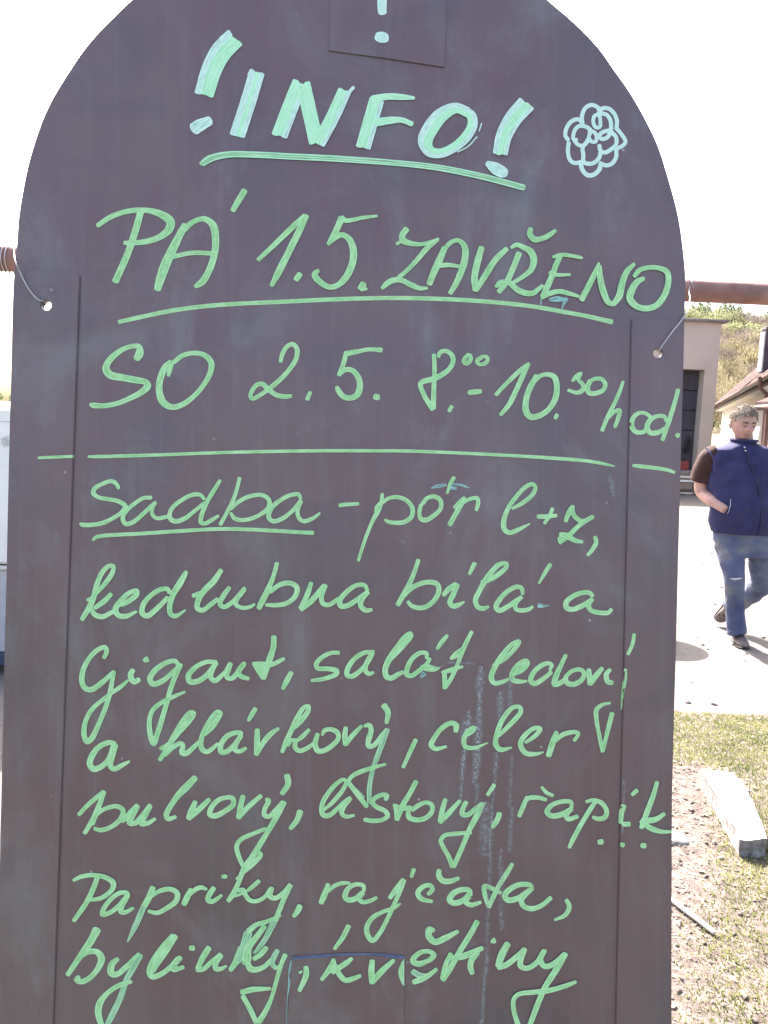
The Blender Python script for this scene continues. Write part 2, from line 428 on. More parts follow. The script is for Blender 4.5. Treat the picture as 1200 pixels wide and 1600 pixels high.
word(HW, 'handwritten date 1.5.', 390, 320, 4.8, ['42|65,412,32 200,285,38 330,160,42 415,82,38', '48|428,82,36 370,200,50 290,360,50 220,500,52 165,606,30', '48|378,520,42 350,560,44',
 '30|955,83,20 850,97,28 720,118,36 690,102,50', '45|690,100,50 650,190,46 590,295,28', '45|592,292,30 650,238,44 700,226,40 750,262,46 778,340,52 770,440,52 725,540,50 660,603,42 600,617,40 530,580,44 487,522,44 515,492,28', '50|855,592,48 835,628,54', '20|835,640 880,630'])
word(HW, 'handwritten word ZAVRENO with caron', 590, 330, 5, ['40|225,140,48 192,190,48 200,228,50 260,252,40 340,258,30 400,245,28 475,217,22', '24|150,255 195,228',
 '38|470,222,28 400,275,42 300,390,36 210,480,32 165,515,30', '42|35,602,28 80,560,44 130,538,44 180,537,40 260,575,42 330,602,36 390,600,20',
 '48|525,285,44 480,390,54 430,500,50 405,568,45', '36|515,310,30 570,245,34 630,228,32 680,275,46 682,370,52 650,480,50 610,570,44 567,640,36', '32|470,425,40 560,420,34 640,432,26',
 '50|812,285,46 780,400,52 757,520,52 765,615,46', '46|768,618,40 830,520,46 920,380,46 1008,294,38',
 '42|1105,330,46 1060,440,44 1010,550,44 947,630,36', '40|925,590,25 960,562,48 1010,557,44',
 '@0,0,1;8|799,387,5 807,382.5,7 818,386.5,8 829,393,10 834,405,11 830,421,9 819,431,7 803,441,6', '@0,0,1;8|797,442,8 809,453,9 822,458,9 833,458,8 841,452,7 848,446,5',
 '@0,0,1;8|829,357,7 828,366,9 835,374,9 846,373,8 857,368,8 868,360,5',
 '@820,360,4.615;28|205,192,22 260,176,28 340,183,26 400,195,24 416,200,14', '@820,360,4.615;36|258,182,34 225,250,40 200,320,40 160,410,44 130,478,40', '@820,360,4.615;24|180,305,32 230,320,28 328,318,18', '@820,360,4.615;32|122,483,30 180,455,36 250,440,34 320,455,32 388,475,22',
 '@820,360,4.615;42|410,498,42 450,420,42 500,320,38 535,235,18', '@820,360,4.615;42|537,258,34 545,350,44 570,450,46 605,520,40 640,530,36', '@820,360,4.615;42|640,532,36 682,470,50 702,380,44 735,300,42 788,242,26',
 '@820,360,4.615;38|790,330,30 830,285,34 900,267,32 970,272,34 1025,300,40 1036,360,42 1010,460,44 950,540,44 870,563,42 800,543,44 757,490,50 772,430,50 812,370,42 858,346,30',
 '@820,360,4.615;#s10|118,490 115,535', '@820,360,4.615;#s16|300,492,30 280,530,18 265,570,8', '@820,360,4.615;#s40|180,500,20 230,495,40 300,498,16'])
word('underline', 'long curved underline below the first date', 0, 0, 1, ['6.5|186,503,6 215,496.5 265,486 315,479 365,475 440,471.5 515,468 590,465.8 640,465.8 710,468 770,472 830,478.5 874,486 917,494 956,503,7.5'])
word(HW, 'handwritten word SO', 120, 520, 5.217, ['45|488,212,56 512,165,66 505,112,44 440,112,36 350,150,44 262,230,52 238,290,58 268,340,62 370,365,56 480,385,52 560,402,48 578,430,58 530,482,50 430,535,42 330,575,40 220,595,40 130,590,42 108,582,24',
 '40|747,350,28 760,290,42 775,240,40', '45|790,240,36 860,187,38 950,165,36 1040,182,40 1095,240,48 1090,320,46 1030,430,40 940,530,40 850,590,44 770,605,46 700,560,58 672,470,54 682,370,54 722,280,52 765,238,42'])
for st in ['5|138,713.5,4 150,713.5 254,710.5 350,707 430,705.3 500,704.3 570,704.3 640,704.8 750,709.3 820,713 880,717,5.6 915,720 943,724.5 960,728.5,2', '4.6|60,715.5,4 75,714.7 115,713', '5.5|989,727.3,4 1000,728.5,6 1030,732 1045,735 1054,738,4']:
    word('divider_line', None, 0, 0, 1, [st])
word(HW, 'handwritten numerals 2.5.', 370, 520, 4.615, ['32|315,208,26 330,150,32 365,97,32 405,82,32 434,118,34 430,180,34 390,250,34 320,330,34 250,390,32 190,435,30 112,475,28 98,458,28 115,410,32 150,372,32 185,370,34 230,410,36 290,450,34 350,460,32 392,456,26', '30|530,428,26 508,480,30',
 '28|1043,124,34 950,120,28 870,135,32 790,150,40', '32|788,140,30 770,220,34 737,305,30', '36|742,298,28 780,267,34 830,270,36 875,320,40 888,390,44 865,450,44 820,470,38 770,460,38 730,412,38 722,392,30', '46|1010,452,44 1007,472,50'])
word(HW, 'handwritten time 8.00 with dash', 620, 530, 4.615, ['30|268,112,30 272,200,32 268,330,34 265,430,38 262,498,40', '28|300,130,20 312,97,30 350,84,30 395,112,34 406,160,34 382,210,34 320,260,38 250,290,40 188,306,38 170,322,36 195,400,34 230,460,36 258,505,34',
 '28|500,125,30 482,160,32 503,176,30 531,150,32 530,117,28 505,112,24', '28|610,132,28 578,155,30 592,180,24 635,175,28 656,150,30 645,125,26 608,127,22', '32|396,484,28 378,518,28', '34|520,385,32 560,381,38 606,376,32'])
word(HW, 'handwritten numerals 10.', 620, 530, 4.615, ['28|715,400,28 800,310,30 890,225,34 953,178,26', '32|948,182,28 910,260,36 860,370,36 810,470,36 748,546,26', '36|1010,267,42 960,350,42 932,440,44 932,520,46 965,560,44 1030,550,40 1100,500,38 1145,420,42 1153,330,42 1135,272,40 1085,254,32 1030,267,30 990,310,28', '32|1155,545,28 1142,570,28'])
word(HW, 'small raised numerals 30', 860, 570, 5.4545, ['30|188,138,24 215,105,36 260,72,32 237,125,32 275,165,36 280,208,40 230,238,36 152,215,28', '34|340,135,40 317,190,42 328,238,42 380,244,40 450,215,36 468,165,36 435,121,34 370,122,32 332,150,30'])
word(HW, 'handwritten abbreviation hod.', 860, 570, 5.4545, ['32|620,142,26 590,230,32 540,340,34 490,440,36 440,560,34', '32|500,450,22 550,397,32 590,388,34 575,460,36 550,530,30',
 '34|850,440,32 800,410,32 745,415,34 702,460,40 695,530,44 730,572,40 790,573,36 825,540,36', '34|983,478,28 973,442,34 910,438,34 852,470,42 824,530,44 852,580,44 920,575,40 980,540,34', '36|1088,212,34 1060,320,38 1010,480,40 956,640,34', '36|1093,592,32 1078,608,42'])
word(HW, 'handwritten word Sadba', 110, 730, 5.714, ['35|430,188,30 410,147,36 370,125,36 290,147,36 217,190,40 205,230,40 250,268,36 340,285,36 430,305,38 490,347,42 470,390,38 390,450,36 280,500,38 180,515,38 102,512,36 88,500,22',
 '34|722,271,34 650,277,34 560,335,36 492,400,38 467,460,38 492,505,40 560,490,40 640,425,38 720,350,36 760,312,28', '34|760,318,28 730,370,34 732,420,34 770,455,34 850,445,34 900,430,22',
 '34|1195,285,30 1160,247,34 1090,247,36 1000,290,36 922,350,38 887,410,38 892,460,44 940,483,42 1020,458,40 1110,390,36 1195,320,32',
 '@300,730,4.444;30|195,92,24 150,165,30 100,250,30 65,340,32 62,385,28 92,390,28 140,365,28 183,337,20',
 '@300,730,4.444;26|330,74,26 315,140,26 285,230,28 240,320,28 197,398,26', '@300,730,4.444;26|270,292,20 330,236,28 410,200,28 490,194,28 535,230,30 532,280,32 480,325,28 400,360,28 330,366,30 290,350,28 270,317,20',
 '@300,730,4.444;28|755,220,22 740,190,28 690,192,28 610,232,30 552,285,32 532,345,32 560,375,30 620,360,30 690,310,28 750,240,28', '@300,730,4.444;28|755,235,32 735,290,30 737,340,28 770,375,28 830,360,28 888,320,16'])
word('underline', 'straight underline below Sadba', 0, 0, 1, ['5.8|145,844,4 150,839.5,5.8 162,837 215,834 285,829.5 300,828.5 345,826.5 390,827.3 435,829.7 475,832 489,832.5,6.5'])
word('dash_mark', None, 300, 730, 4.444, ['26|1024,265,26 1080,258,26 1155,254,22'])
word(HW, 'handwritten word por with acute accent', 550, 730, 5.4545, ['28|258,228,30 250,300,34 222,370,42 170,470,32 110,620,30 54,795,26', '26|203,388 208,340 240,305', '32|250,307,30 320,262,32 400,257,34 470,287,36 515,350,38 508,420,38 450,465,38 380,474,36 310,465,32 280,447,22',
 '36|602,310,36 640,264,34 700,250,36 753,282,38 756,350,36 700,410,38 630,450,40 588,440,40 574,390,34 588,320,34', '26|870,88,32 840,135,30 812,222,22', '#s24|672,180,6 720,165,26 800,150,22', '#s20|860,142,16 930,152,20 1003,178,6', '#s30|840,175,30 890,180,20',
 '36|960,262,34 920,300,40 872,345,30', '34|960,272,32 900,370,42 832,490,40', '34|920,320,32 990,277,32 1068,264,34 1076,300,36 1060,366,30'])
word(HW, 'handwritten l+z with comma', 750, 730, 5.4545, ['34|275,352,26 370,300,36 450,230,36 472,170,34 448,144,34 390,167,36 310,250,36 240,350,38 202,460,44 208,530,44 250,558,40 330,530,36 425,482,12', '34|492,420,34 570,420,38 652,412,30', '32|617,352,30 600,400,34 550,478,30',
 '38|730,462,30 747,410,40 780,355,46 793,330,30', '36|785,350,38 800,410,38 850,453,38 880,460,38', '36|962,422,34 900,457,40 840,500,38 760,580,40 680,645,30', '42|682,572,34 740,582,46 800,620,40 872,638,26', '48|680,600,40 688,632,44', '32|980,594,34 990,640,38 960,700,38 918,750,28'])
word(HW, 'handwritten word kedlubna', 110, 860, 5, ['36|195,345,26 270,260,36 330,170,36 335,122,32 300,122,34 250,170,38 210,260,42 180,370,44 150,440,46 90,540,34', '24|132,388 170,370', '36|318,342,34 260,400,40 190,450,32', '38|160,455,32 190,500,40 250,518,40 330,480,34',
 '38|398,430,26 450,400,40 518,342,40 520,314,34 460,332,36 390,400,44 352,460,46 372,505,42 430,515,40 517,478,20', '34|775,330,36 760,302,34 700,307,36 620,360,38 567,430,42 562,490,44 600,512,42 670,460,40 760,370,36', '45|905,168,34 860,250,50 805,340,44 777,430,42 782,495,38 820,513,36 898,467,14',
 '45|1178,154,36 1120,240,48 1050,310,46 1002,380,42 992,450,42 1030,468,38 1100,420,36 1150,380,32', '36|958,355,32 1010,335,36',
 '@340,860,4.615;32|85,268,30 40,330,38 17,385,34 45,408,32 110,370,32 160,320,38 195,272,28', '@340,860,4.615;28|192,280,34 142,345,36 132,390,30 180,414,28 240,405,26 266,388,18',
 '@340,860,4.615;30|428,92,30 405,180,32 370,270,40 330,350,44 297,416,36', '@340,860,4.615;32|380,300,28 450,247,34 530,237,34 573,270,38 560,330,36 500,380,34 420,395,32 350,392,24',
 '@340,860,4.615;36|675,234,30 650,310,38 602,418,38', '@340,860,4.615;32|602,428,30 680,360,40 770,252,34', '@340,860,4.615;32|775,252,36 750,330,36 757,380,34 800,393,32 870,350,30',
 '@340,860,4.615;30|1080,290,26 1060,252,30 1000,252,32 930,300,34 882,360,38 887,400,38 930,400,36 1000,360,36 1080,302,34', '@340,860,4.615;34|1085,302,30 1040,350,40 1032,400,36 1070,433,34 1112,427,24'])
word(HW, 'handwritten word bila with accents', 600, 860, 6, ['38|322,90,38 290,190,40 240,310,46 180,420,48 130,510,44', '40|190,430,30 250,360,42 340,312,44 430,297,44 500,317,46 514,380,46 470,470,46 390,530,44 310,537,44 250,512,38 224,480,30',
 '44|558,418,40 610,360,50 675,320,50', '44|690,322,42 650,410,50 617,490,48 650,523,46 700,510,40 752,482,18', '42|850,122,44 800,222,30',
 '40|912,295,28 980,280,40 1080,220,44 1148,152,40 1150,122,36 1080,132,44 980,240,52 900,370,48 857,470,48 880,530,46 930,545,44 980,527,24',
 '@760,860,5.4545;36|310,372,28 300,322,36 260,310,38 180,350,40 112,420,42 82,480,46 107,512,44 180,480,42 240,440,42 300,397,34', '@760,860,5.4545;36|295,402,30 247,450,42 252,500,36 300,512,38 360,502,34 395,480,22', '@760,860,5.4545;32|545,120,34 500,190,34 448,280,18', '@760,860,5.4545;#s25|447,470,40 480,475,24 530,470,8'])
word(HW, 'single handwritten letter a after bila', 760, 860, 5.4545, ['38|905,390,32 880,362,38 820,360,38 740,390,42 682,440,46 682,488,46 730,503,42 810,475,44 900,420,40', '38|900,415,38 870,465,42 890,510,38 960,530,40 1040,530,36 1065,502,32'])
word(HW, 'handwritten word Gigant with comma', 110, 980, 5, ['34|262,240,30 283,190,36 273,158,36 220,172,36 150,240,38 102,330,40 90,420,42 112,473,42 160,488,42 250,430,40 338,348,30', '34|340,348,32 325,430,36 305,530,38 270,640,38 220,760,38 165,870,44 130,895,42 107,840,42 117,740,38 170,640,36 250,570,32 320,515,32 400,460,32 450,415,20',
 '38|490,335,38 470,370,44 482,413,44 502,428,40 537,407,36', '40|578,262,34 598,248,42 594,262,40', '36|840,290,32 820,264,34 750,277,38 670,330,42 622,400,44 642,443,44 720,420,40 790,360,36 860,292,32',
 '36|862,292,36 820,380,40 780,490,38 750,600,38 715,720,40 680,830,42 650,908,44 627,850,42 617,740,38 642,650,36 710,590,34 790,550,32 895,505,18', '36|1140,272,32 1060,272,36 980,312,38 922,380,44 932,425,44 1000,420,42 1070,370,42 1135,287,38', '36|1140,278,36 1105,340,40 1097,395,40 1130,418,40 1180,380,34',
 '@320,970,5;36|130,430,32 170,390,38 200,333,36', '@320,970,5;36|202,335,36 182,390,38 172,440,36 210,450,38 260,400,38 310,328,32', '@320,970,5;36|305,338,40 262,400,40 282,432,38 342,452,30', '@320,970,5;40|540,124,40 535,210,44 500,320,48 460,450,36', '@320,970,5;34|375,332,22 440,337,38 520,342,38 618,297,28', '@320,970,5;34|378,334,22 420,390,38 455,450,28', '@320,970,5;50|445,352 460,400', '@320,970,5;40|675,404,36 640,470,42 610,530,28'])
word(HW, 'handwritten word salat with accent', 540, 970, 5.4545, ['@320,970,5;30|1048,250,30 990,250,32 910,290,36 870,340,38 880,370,36 960,375,36 1030,392,42 1028,415,38 960,445,34 880,462,30 834,466,24',
 '36|240,262,28 160,272,38 80,320,40 22,400,44 12,460,44 50,473,42 120,430,40 190,350,38 230,277,38', '38|212,290,36 172,380,42 172,430,40 200,453,38 237,440,26',
 '45|330,390,28 400,300,50 490,210,46 560,122,36 550,104,30 500,142,38 440,220,40 370,330,50 337,420,48 352,480,46 390,488,44 450,455,40 490,437,30',
 '36|690,320,28 690,278,36 640,272,36 570,320,40 527,400,42 522,460,42 560,468,40 620,430,38 690,370,36 720,322,28', '55|645,395,36 700,400,60 760,410,45 800,400,16', '#s40|640,480,20 670,450,40', '#f34|720,385,20 800,395,30 850,360,14', '34|865,127,32 820,180,40 780,238,28',
 '36|1075,94,34 1030,180,38 1000,250,38 950,380,34 900,490,36 848,575,28', '40|1000,240,40 940,290,52 898,322,28', '34|822,440,24 880,425,40 940,405,36 998,391,22', '40|840,430,36 845,500,42 842,575,32', '#f30|850,352 960,358 1100,365'])
word(HW, 'handwritten word ledovy ending beside the right strip', 740, 970, 4.615, ['34|140,320,18 200,290,32 270,230,32 320,170,30 330,147,28 280,167,30 220,230,34 160,320,38 127,410,38 147,448,34 200,443,30 255,420,22', '32|300,385,22 350,350,42 388,302,36 375,287,32 320,320,36 277,390,38 282,425,36 330,438,32 383,435,16',
 '30|550,355,20 563,318,30 530,307,32 470,335,34 422,390,36 412,435,36 440,453,36 500,420,34 560,370,28', '28|665,248,28 630,320,32 595,400,40 582,458,38 620,450,36 660,420,26', '28|700,375,20 667,400,32 672,445,36 720,458,36 780,425,34 798,380,32 770,352,30 710,362,30 672,395,28',
 '34|830,352,34 835,400,38 840,456,38', '34|842,456,32 880,400,40 928,342,30', '32|985,352,26 957,385,36 967,438,36 1000,448,32', '24|1095,350,22 1090,430,28 1075,520,20 1065,640,8', '26|1158,98,26 1145,170,26 1114,240,26',
 '28|985,592,16 930,605,26 887,640,34 887,720,30 905,820,28 930,942,28', '28|998,668,34 975,760,32 932,940,26'])
word(HW, 'single handwritten letter a starting its line', 110, 1090, 5, ['40|350,360,32 310,350,38 230,380,40 172,450,46 152,520,48 182,558,46 240,540,42 300,480,42 340,380,48', '40|350,372,46 325,460,46 312,530,44 340,558,40 400,530,36 462,497,18'])
word(HW, 'handwritten word hlavkovy with accents and comma', 110, 1090, 5, ['34|702,400,26 760,370,36 850,270,38 930,180,40 965,122,36 940,112,32 880,180,38 820,280,40 760,390,42 698,487,32', '36|740,450,28 800,390,36 860,357,36 880,370,36 872,430,44 900,438,42 960,390,36 1010,340,28',
 '@310,1080,6;46|60,410,24 130,330,54 190,240,48 213,203,34 180,187,32 130,240,40 70,340,44 27,450,46 32,540,48 80,568,44 140,530,38 180,490,28', '@310,1080,6;42|400,430,28 400,392,38 340,392,44 270,420,48 212,500,50 212,568,50 260,568,48 330,510,44 400,420,44', '@310,1080,6;42|400,410,40 350,500,48 342,550,44 390,563,42 446,532,30',
 '@310,1080,6;42|535,164,42 500,220,44 468,276,28', '@310,1080,6;50|552,362,48 550,470,54 542,594,42', '@310,1080,6;44|542,594,40 610,480,48 680,400,48 750,348,30', '@310,1080,6;44|870,370,24 950,290,48 1030,180,44 1033,138,36 990,152,40 930,240,46 870,370,48 820,480,48 784,570,36', '@310,1080,6;38|1038,362,34 980,420,42 930,460,34', '@310,1080,6;42|840,510,28 870,462,38 908,462,38 905,520,46 940,558,44 1010,540,42 1090,480,28',
 '@470,1080,5.4545;36|182,375,22 200,337,36 250,324,38 310,350,42 320,400,40 270,460,42 200,505,42 147,508,46 122,460,46 142,364,36', '@470,1080,5.4545;40|383,310,36 375,380,46 382,455,42', '@470,1080,5.4545;36|382,456,34 430,390,42 518,297,30',
 '@470,1080,5.4545;40|542,297,28 582,288,40 600,325,42 577,420,46 577,468,42 620,463,40 690,380,40 733,325,32', '@470,1080,5.4545;#d34|740,325,36 700,430,46 650,560,44 610,680,38 585,820,42 582,950,36', '@470,1080,5.4545;44|708,120,52 743,180,48 730,270,32',
 '@470,1080,5.4545;30|564,984,34 500,900,44 415,790,40', '@470,1080,5.4545;34|402,768,36 440,722,36 520,682,40 620,650,34 722,622,22', '@470,1080,5.4545;32|980,414,36 930,520,38 872,648,30'])
word(HW, 'handwritten word celer', 650, 1080, 3.871, ['30|240,243,28 243,207,36 215,192,30 160,220,30 112,280,30 92,325,32 117,348,28 183,335,16', '28|300,270,20 340,240,30 355,218,28 320,235,26 290,290,30 297,333,28 350,343,24 433,312,8', '26|500,270,20 570,200,30 633,125,28 628,97,26 590,97,26 530,160,30 492,250,30 482,320,32 510,353,30 578,341,12',
 '26|662,310,18 720,270,28 753,227,26 720,222,26 660,265,30 632,320,32 662,373,30 720,380,26 772,368,8', '30|850,247,24 830,300,36 802,390,34', '28|840,300,26 890,262,28 960,247,26 983,255,22 957,298,22'])
word(HW, 'handwritten word bulvovy with comma', 110, 1200, 5.4545, ['36|72,398,34 160,305,38 285,203,40', '40|288,205,36 240,330,44 190,440,42 122,555,36', '36|190,480,30 230,390,34 310,342,36 400,327,38 448,360,40 430,430,42 350,500,38 260,530,38 204,516,30',
 '44|440,455,32 500,400,54 570,323,46', '44|575,323,38 522,420,48 502,465,48 550,470,44 620,400,46 680,318,40', '40|680,323,42 622,430,48 602,475,42 660,470,38 722,432,26', '50|1063,84,52 990,160,62 920,230,52 850,330,46 817,400,46 832,433,42 898,416,28', '45|1065,288,38 1030,370,52 1007,430,44', '40|1007,432,38 1100,350,48 1183,268,36',
 '@310,1190,5.4545;38|260,302,36 180,322,40 112,390,44 97,450,46 140,463,46 230,420,44 300,360,42 290,312,40 240,302,32', '@310,1190,5.4545;40|380,294,40 360,380,46 343,480,44', '@310,1190,5.4545;38|343,480,34 420,390,44 533,292,34', '@310,1190,5.4545;38|577,322,30 600,332,40 567,400,40 562,455,42 600,468,40 660,410,36 718,342,32',
 '@310,1190,5.4545;42|730,348,44 670,460,50 590,600,44 510,730,48 430,860,50 398,920,46', '@310,1190,5.4545;44|755,118,50 765,190,50 712,274,40', '@310,1190,5.4545;32|575,572,30 460,617,36 360,667,38 327,720,40 342,800,40 395,920,36', '@310,1190,5.4545;38|868,425,52 840,500,48 784,570,36'])
word(HW, 'handwritten word listovy with comma', 490, 1180, 5.714, ['34|92,490,24 180,410,40 260,310,38 290,240,34 270,217,32 210,250,38 130,340,42 77,440,44 82,530,46 130,540,44 200,490,40 260,430,38 328,382,38', '34|330,387,34 262,470,44 252,520,40 290,548,36 362,536,24', '#d22|330,265 400,325 450,380',
 '38|640,396,36 658,362,40 620,352,38 550,382,40 524,420,42 560,460,40 640,500,42 662,540,42 620,574,38 530,586,38 455,575,36', '40|915,234,42 860,340,44 800,440,48 742,574,44', '34|714,442,24 780,470,44 870,470,40', '36|717,444,24 735,500,32 738,570,30', '36|850,470,30 850,550,48 920,578,44 1000,560,42 1058,500,40 1053,442,40 1000,422,38 930,452,40 880,490,38',
 '@660,1190,6;42|215,356,40 190,440,48 164,560,42', '@660,1190,6;40|167,570,38 240,490,50 352,368,34', '@660,1190,6;42|410,380,42 380,440,46 372,490,48 420,500,46 490,450,44 560,392,34', '@660,1190,6;46|568,392,46 510,510,56 440,640,48 370,810,46 292,984,44', '@660,1190,6;40|285,982,52 240,880,42 190,790,42 172,740,40 210,692,40 300,677,40 455,665,34', '@660,1190,6;42|673,218,38 612,312,36', '@660,1190,6;46|723,486,48 700,550,50 657,615,38'])
word(HW, 'handwritten word rapik ending at the right edge with dots', 800, 1190, 4.615, ['@660,1190,6;40|980,330,32 945,420,44 907,510,40', '@660,1190,6;36|960,380,28 1000,342,42 1080,337,40 1160,356,34', '22|214,184,20 250,225,28 295,245,24', '32|430,330,26 425,292,30 370,287,32 290,312,34 252,360,38 282,390,38 360,380,40 430,340,34', '34|430,340,30 392,380,40 402,413,36 472,396,30',
 '30|600,290,30 560,350,34 500,450,34 440,560,34 412,620,24', '28|535,290,24 590,277,28 650,302,32 683,360,34 670,400,36 620,413,32 584,400,24', '40|805,320,42 790,370,36 783,440,30', '34|800,452,34 846,450,36', '30|900,207,32 867,238,28', '32|1045,148,30 1020,240,36 975,360,40 932,476,32', '34|1098,376,28 1040,415,38 940,430,44', '34|930,430,32 1000,480,38 1080,505,30 1148,505,20', '36|625,580,36 650,578,40', '36|785,595,30 804,604,34', '36|935,605,36 960,607,38'])
word(HW, 'handwritten word Papriky with comma', 100, 1340, 5.217, ['40|275,154,42 240,250,42 180,370,42 80,515,34', '34|77,185,26 150,152,34 260,144,36 350,167,40 403,210,46 385,270,40 300,330,36 208,345,26', '36|520,320,26 520,292,36 460,287,36 380,340,38 322,420,40 312,463,40 370,450,38 440,400,38 520,302,34', '36|520,312,36 470,400,42 462,440,40 500,445,36 564,411,24',
 '42|725,244,46 690,330,50 650,400,48', '#d40|645,410,46 580,560,46 518,685,14', '38|710,320,26 780,272,36 870,257,40 923,290,44 915,350,44 840,410,40 760,450,36 688,436,26', '42|1035,258,36 1000,330,50 978,380,44', '32|1000,330,26 1060,267,38 1120,242,36 1162,258,26',
 '@300,1330,6;50|205,345,48 167,400,50 147,455,48 180,473,46 230,450,38 277,412,28', '@300,1330,6;32|283,240,30 310,236,42 322,245,30', '@300,1330,6;46|500,190,28 580,110,48 645,32,42 620,8,36 560,60,48 490,160,50 430,310,44 380,410,50 340,465,42', '@300,1330,6;34|418,260,28 460,225,34', '@300,1330,6;38|628,278,38 570,330,42 520,370,30', '@300,1330,6;30|380,424,24 430,412,26 470,395,24',
 '@300,1330,6;38|430,372,34 480,360,40 502,410,44 540,458,42 600,468,40 680,430,38 740,345,36', '@300,1330,6;42|745,345,48 730,420,50 780,440,46 860,390,46 920,315,42', '@300,1330,6;42|925,320,42 870,430,46 820,550,46 780,650,42', '@300,1330,6;44|1012,514,54 990,560,52 953,610,36'])
word(HW, 'handwritten word rajcata with comma', 480, 1340, 5.4545, ['40|178,228,36 150,310,50 117,386,42', '32|180,290,24 230,242,34 300,217,34 362,216,24', '36|480,290,26 480,242,36 420,227,36 350,262,40 322,330,46 342,358,46 400,355,46 470,300,40', '38|475,302,36 442,350,40 470,378,38 530,370,34 592,341,26',
 '38|820,190,42 760,270,48 704,344,36', '32|828,194,34 790,290,36 740,400,36 690,510,36 620,640,38 555,708,42 512,650,44 512,580,42 560,510,38 650,460,34 740,430,30 793,392,18', '34|908,100,36 888,165,30', '36|1032,312,34 1068,270,38 1050,237,36 990,247,40 942,300,44 972,350,42 1064,375,28',
 '@680,1330,5.217;42|32,156,40 30,200,46 60,240,46 120,245,44 190,221,30', '@680,1330,5.217;40|290,360,28 280,322,38 230,312,42 150,342,46 117,395,48 150,423,46 230,400,46 285,342,38', '@680,1330,5.217;36|280,372,32 247,410,40 290,438,40 370,416,28', '@680,1330,5.217;38|628,104,30 590,170,40 520,280,38 470,380,38 437,455,34', '@680,1330,5.217;32|435,450,32 402,340,38 402,284,36 460,302,36 535,340,28',
 '@680,1330,5.217;38|790,320,26 780,282,38 700,270,42 620,302,44 567,360,46 592,398,46 670,385,46 770,320,44', '@680,1330,5.217;38|770,320,38 702,400,42 722,448,42 790,468,42 870,440,38 942,380,36', '@680,1330,5.217;32|1070,398,32 1093,450,38 1060,520,36 974,560,20'])
word(HW, 'handwritten word bylinky with comma', 90, 1440, 5.217, ['44|320,66,68 270,160,60 200,260,50 82,434,38', '44|200,280,30 250,247,42 320,247,46 358,300,58 330,380,46 260,460,42 190,490,44 152,475,40 175,448,32', '42|490,304,36 442,350,52 437,420,54 480,430,46 560,370,44 640,290,38 663,264,30', '#d38|675,274,44 620,370,50 560,480,48 520,600,48 460,730,50 400,850,42', '36|602,490,28 500,520,38 400,590,42 342,670,54 332,740,56 360,850,46 385,900,40',
 '60|960,118,46 880,220,76 805,340,60 768,400,54', '40|935,108,24 850,200,24 770,330,40 747,410,44 770,448,46 840,430,42 920,370,40 980,300,38', '38|1000,292,42 952,350,46 942,390,42 1026,371,32', '40|1080,215,36 1108,215,44',
 '@300,1430,6;46|158,305,52 100,400,56 52,500,46', '@300,1430,6;42|47,514,40 100,508,44 180,440,44 268,370,46', '@300,1430,6;42|273,375,46 222,450,54 222,503,46 270,503,40 322,476,24',
 '@300,1430,6;46|450,300,34 440,390,80 400,455,56 360,515,42', '@300,1430,6;#d46|525,170,80 500,250,76 470,340,66 440,420,60', '@300,1430,6;50|515,420,84 525,310,72 600,210,54 680,105,44', '@300,1430,6;34|830,0,30 700,60,38 600,92,46 530,150,56', '@300,1430,6;#d34|800,20,44 760,80,56 700,200,50 640,290,44 585,355,26', '@300,1430,6;44|698,304,46 640,370,48 580,410,40', '@300,1430,6;46|480,440,40 520,450,56 545,500,60 600,510,54 680,480,48 740,420,40',
 '@300,1430,6;#d40|800,330,46 765,400,50 752,460,46 790,497,38', '@300,1430,6;40|875,372,44 840,450,42 790,620,40 750,760,38 690,900,48 625,1000,56', '@300,1430,6;38|775,500,26 800,490,22 850,430,28', '@300,1430,6;44|602,1005,46 540,870,48 478,760,46', '@300,1430,6;50|465,722,50 560,698,52 735,688,32', '@300,1430,6;46|1068,486,46 1070,560,54 1007,708,38', '@300,1430,6;22|1007,540 1030,527'])
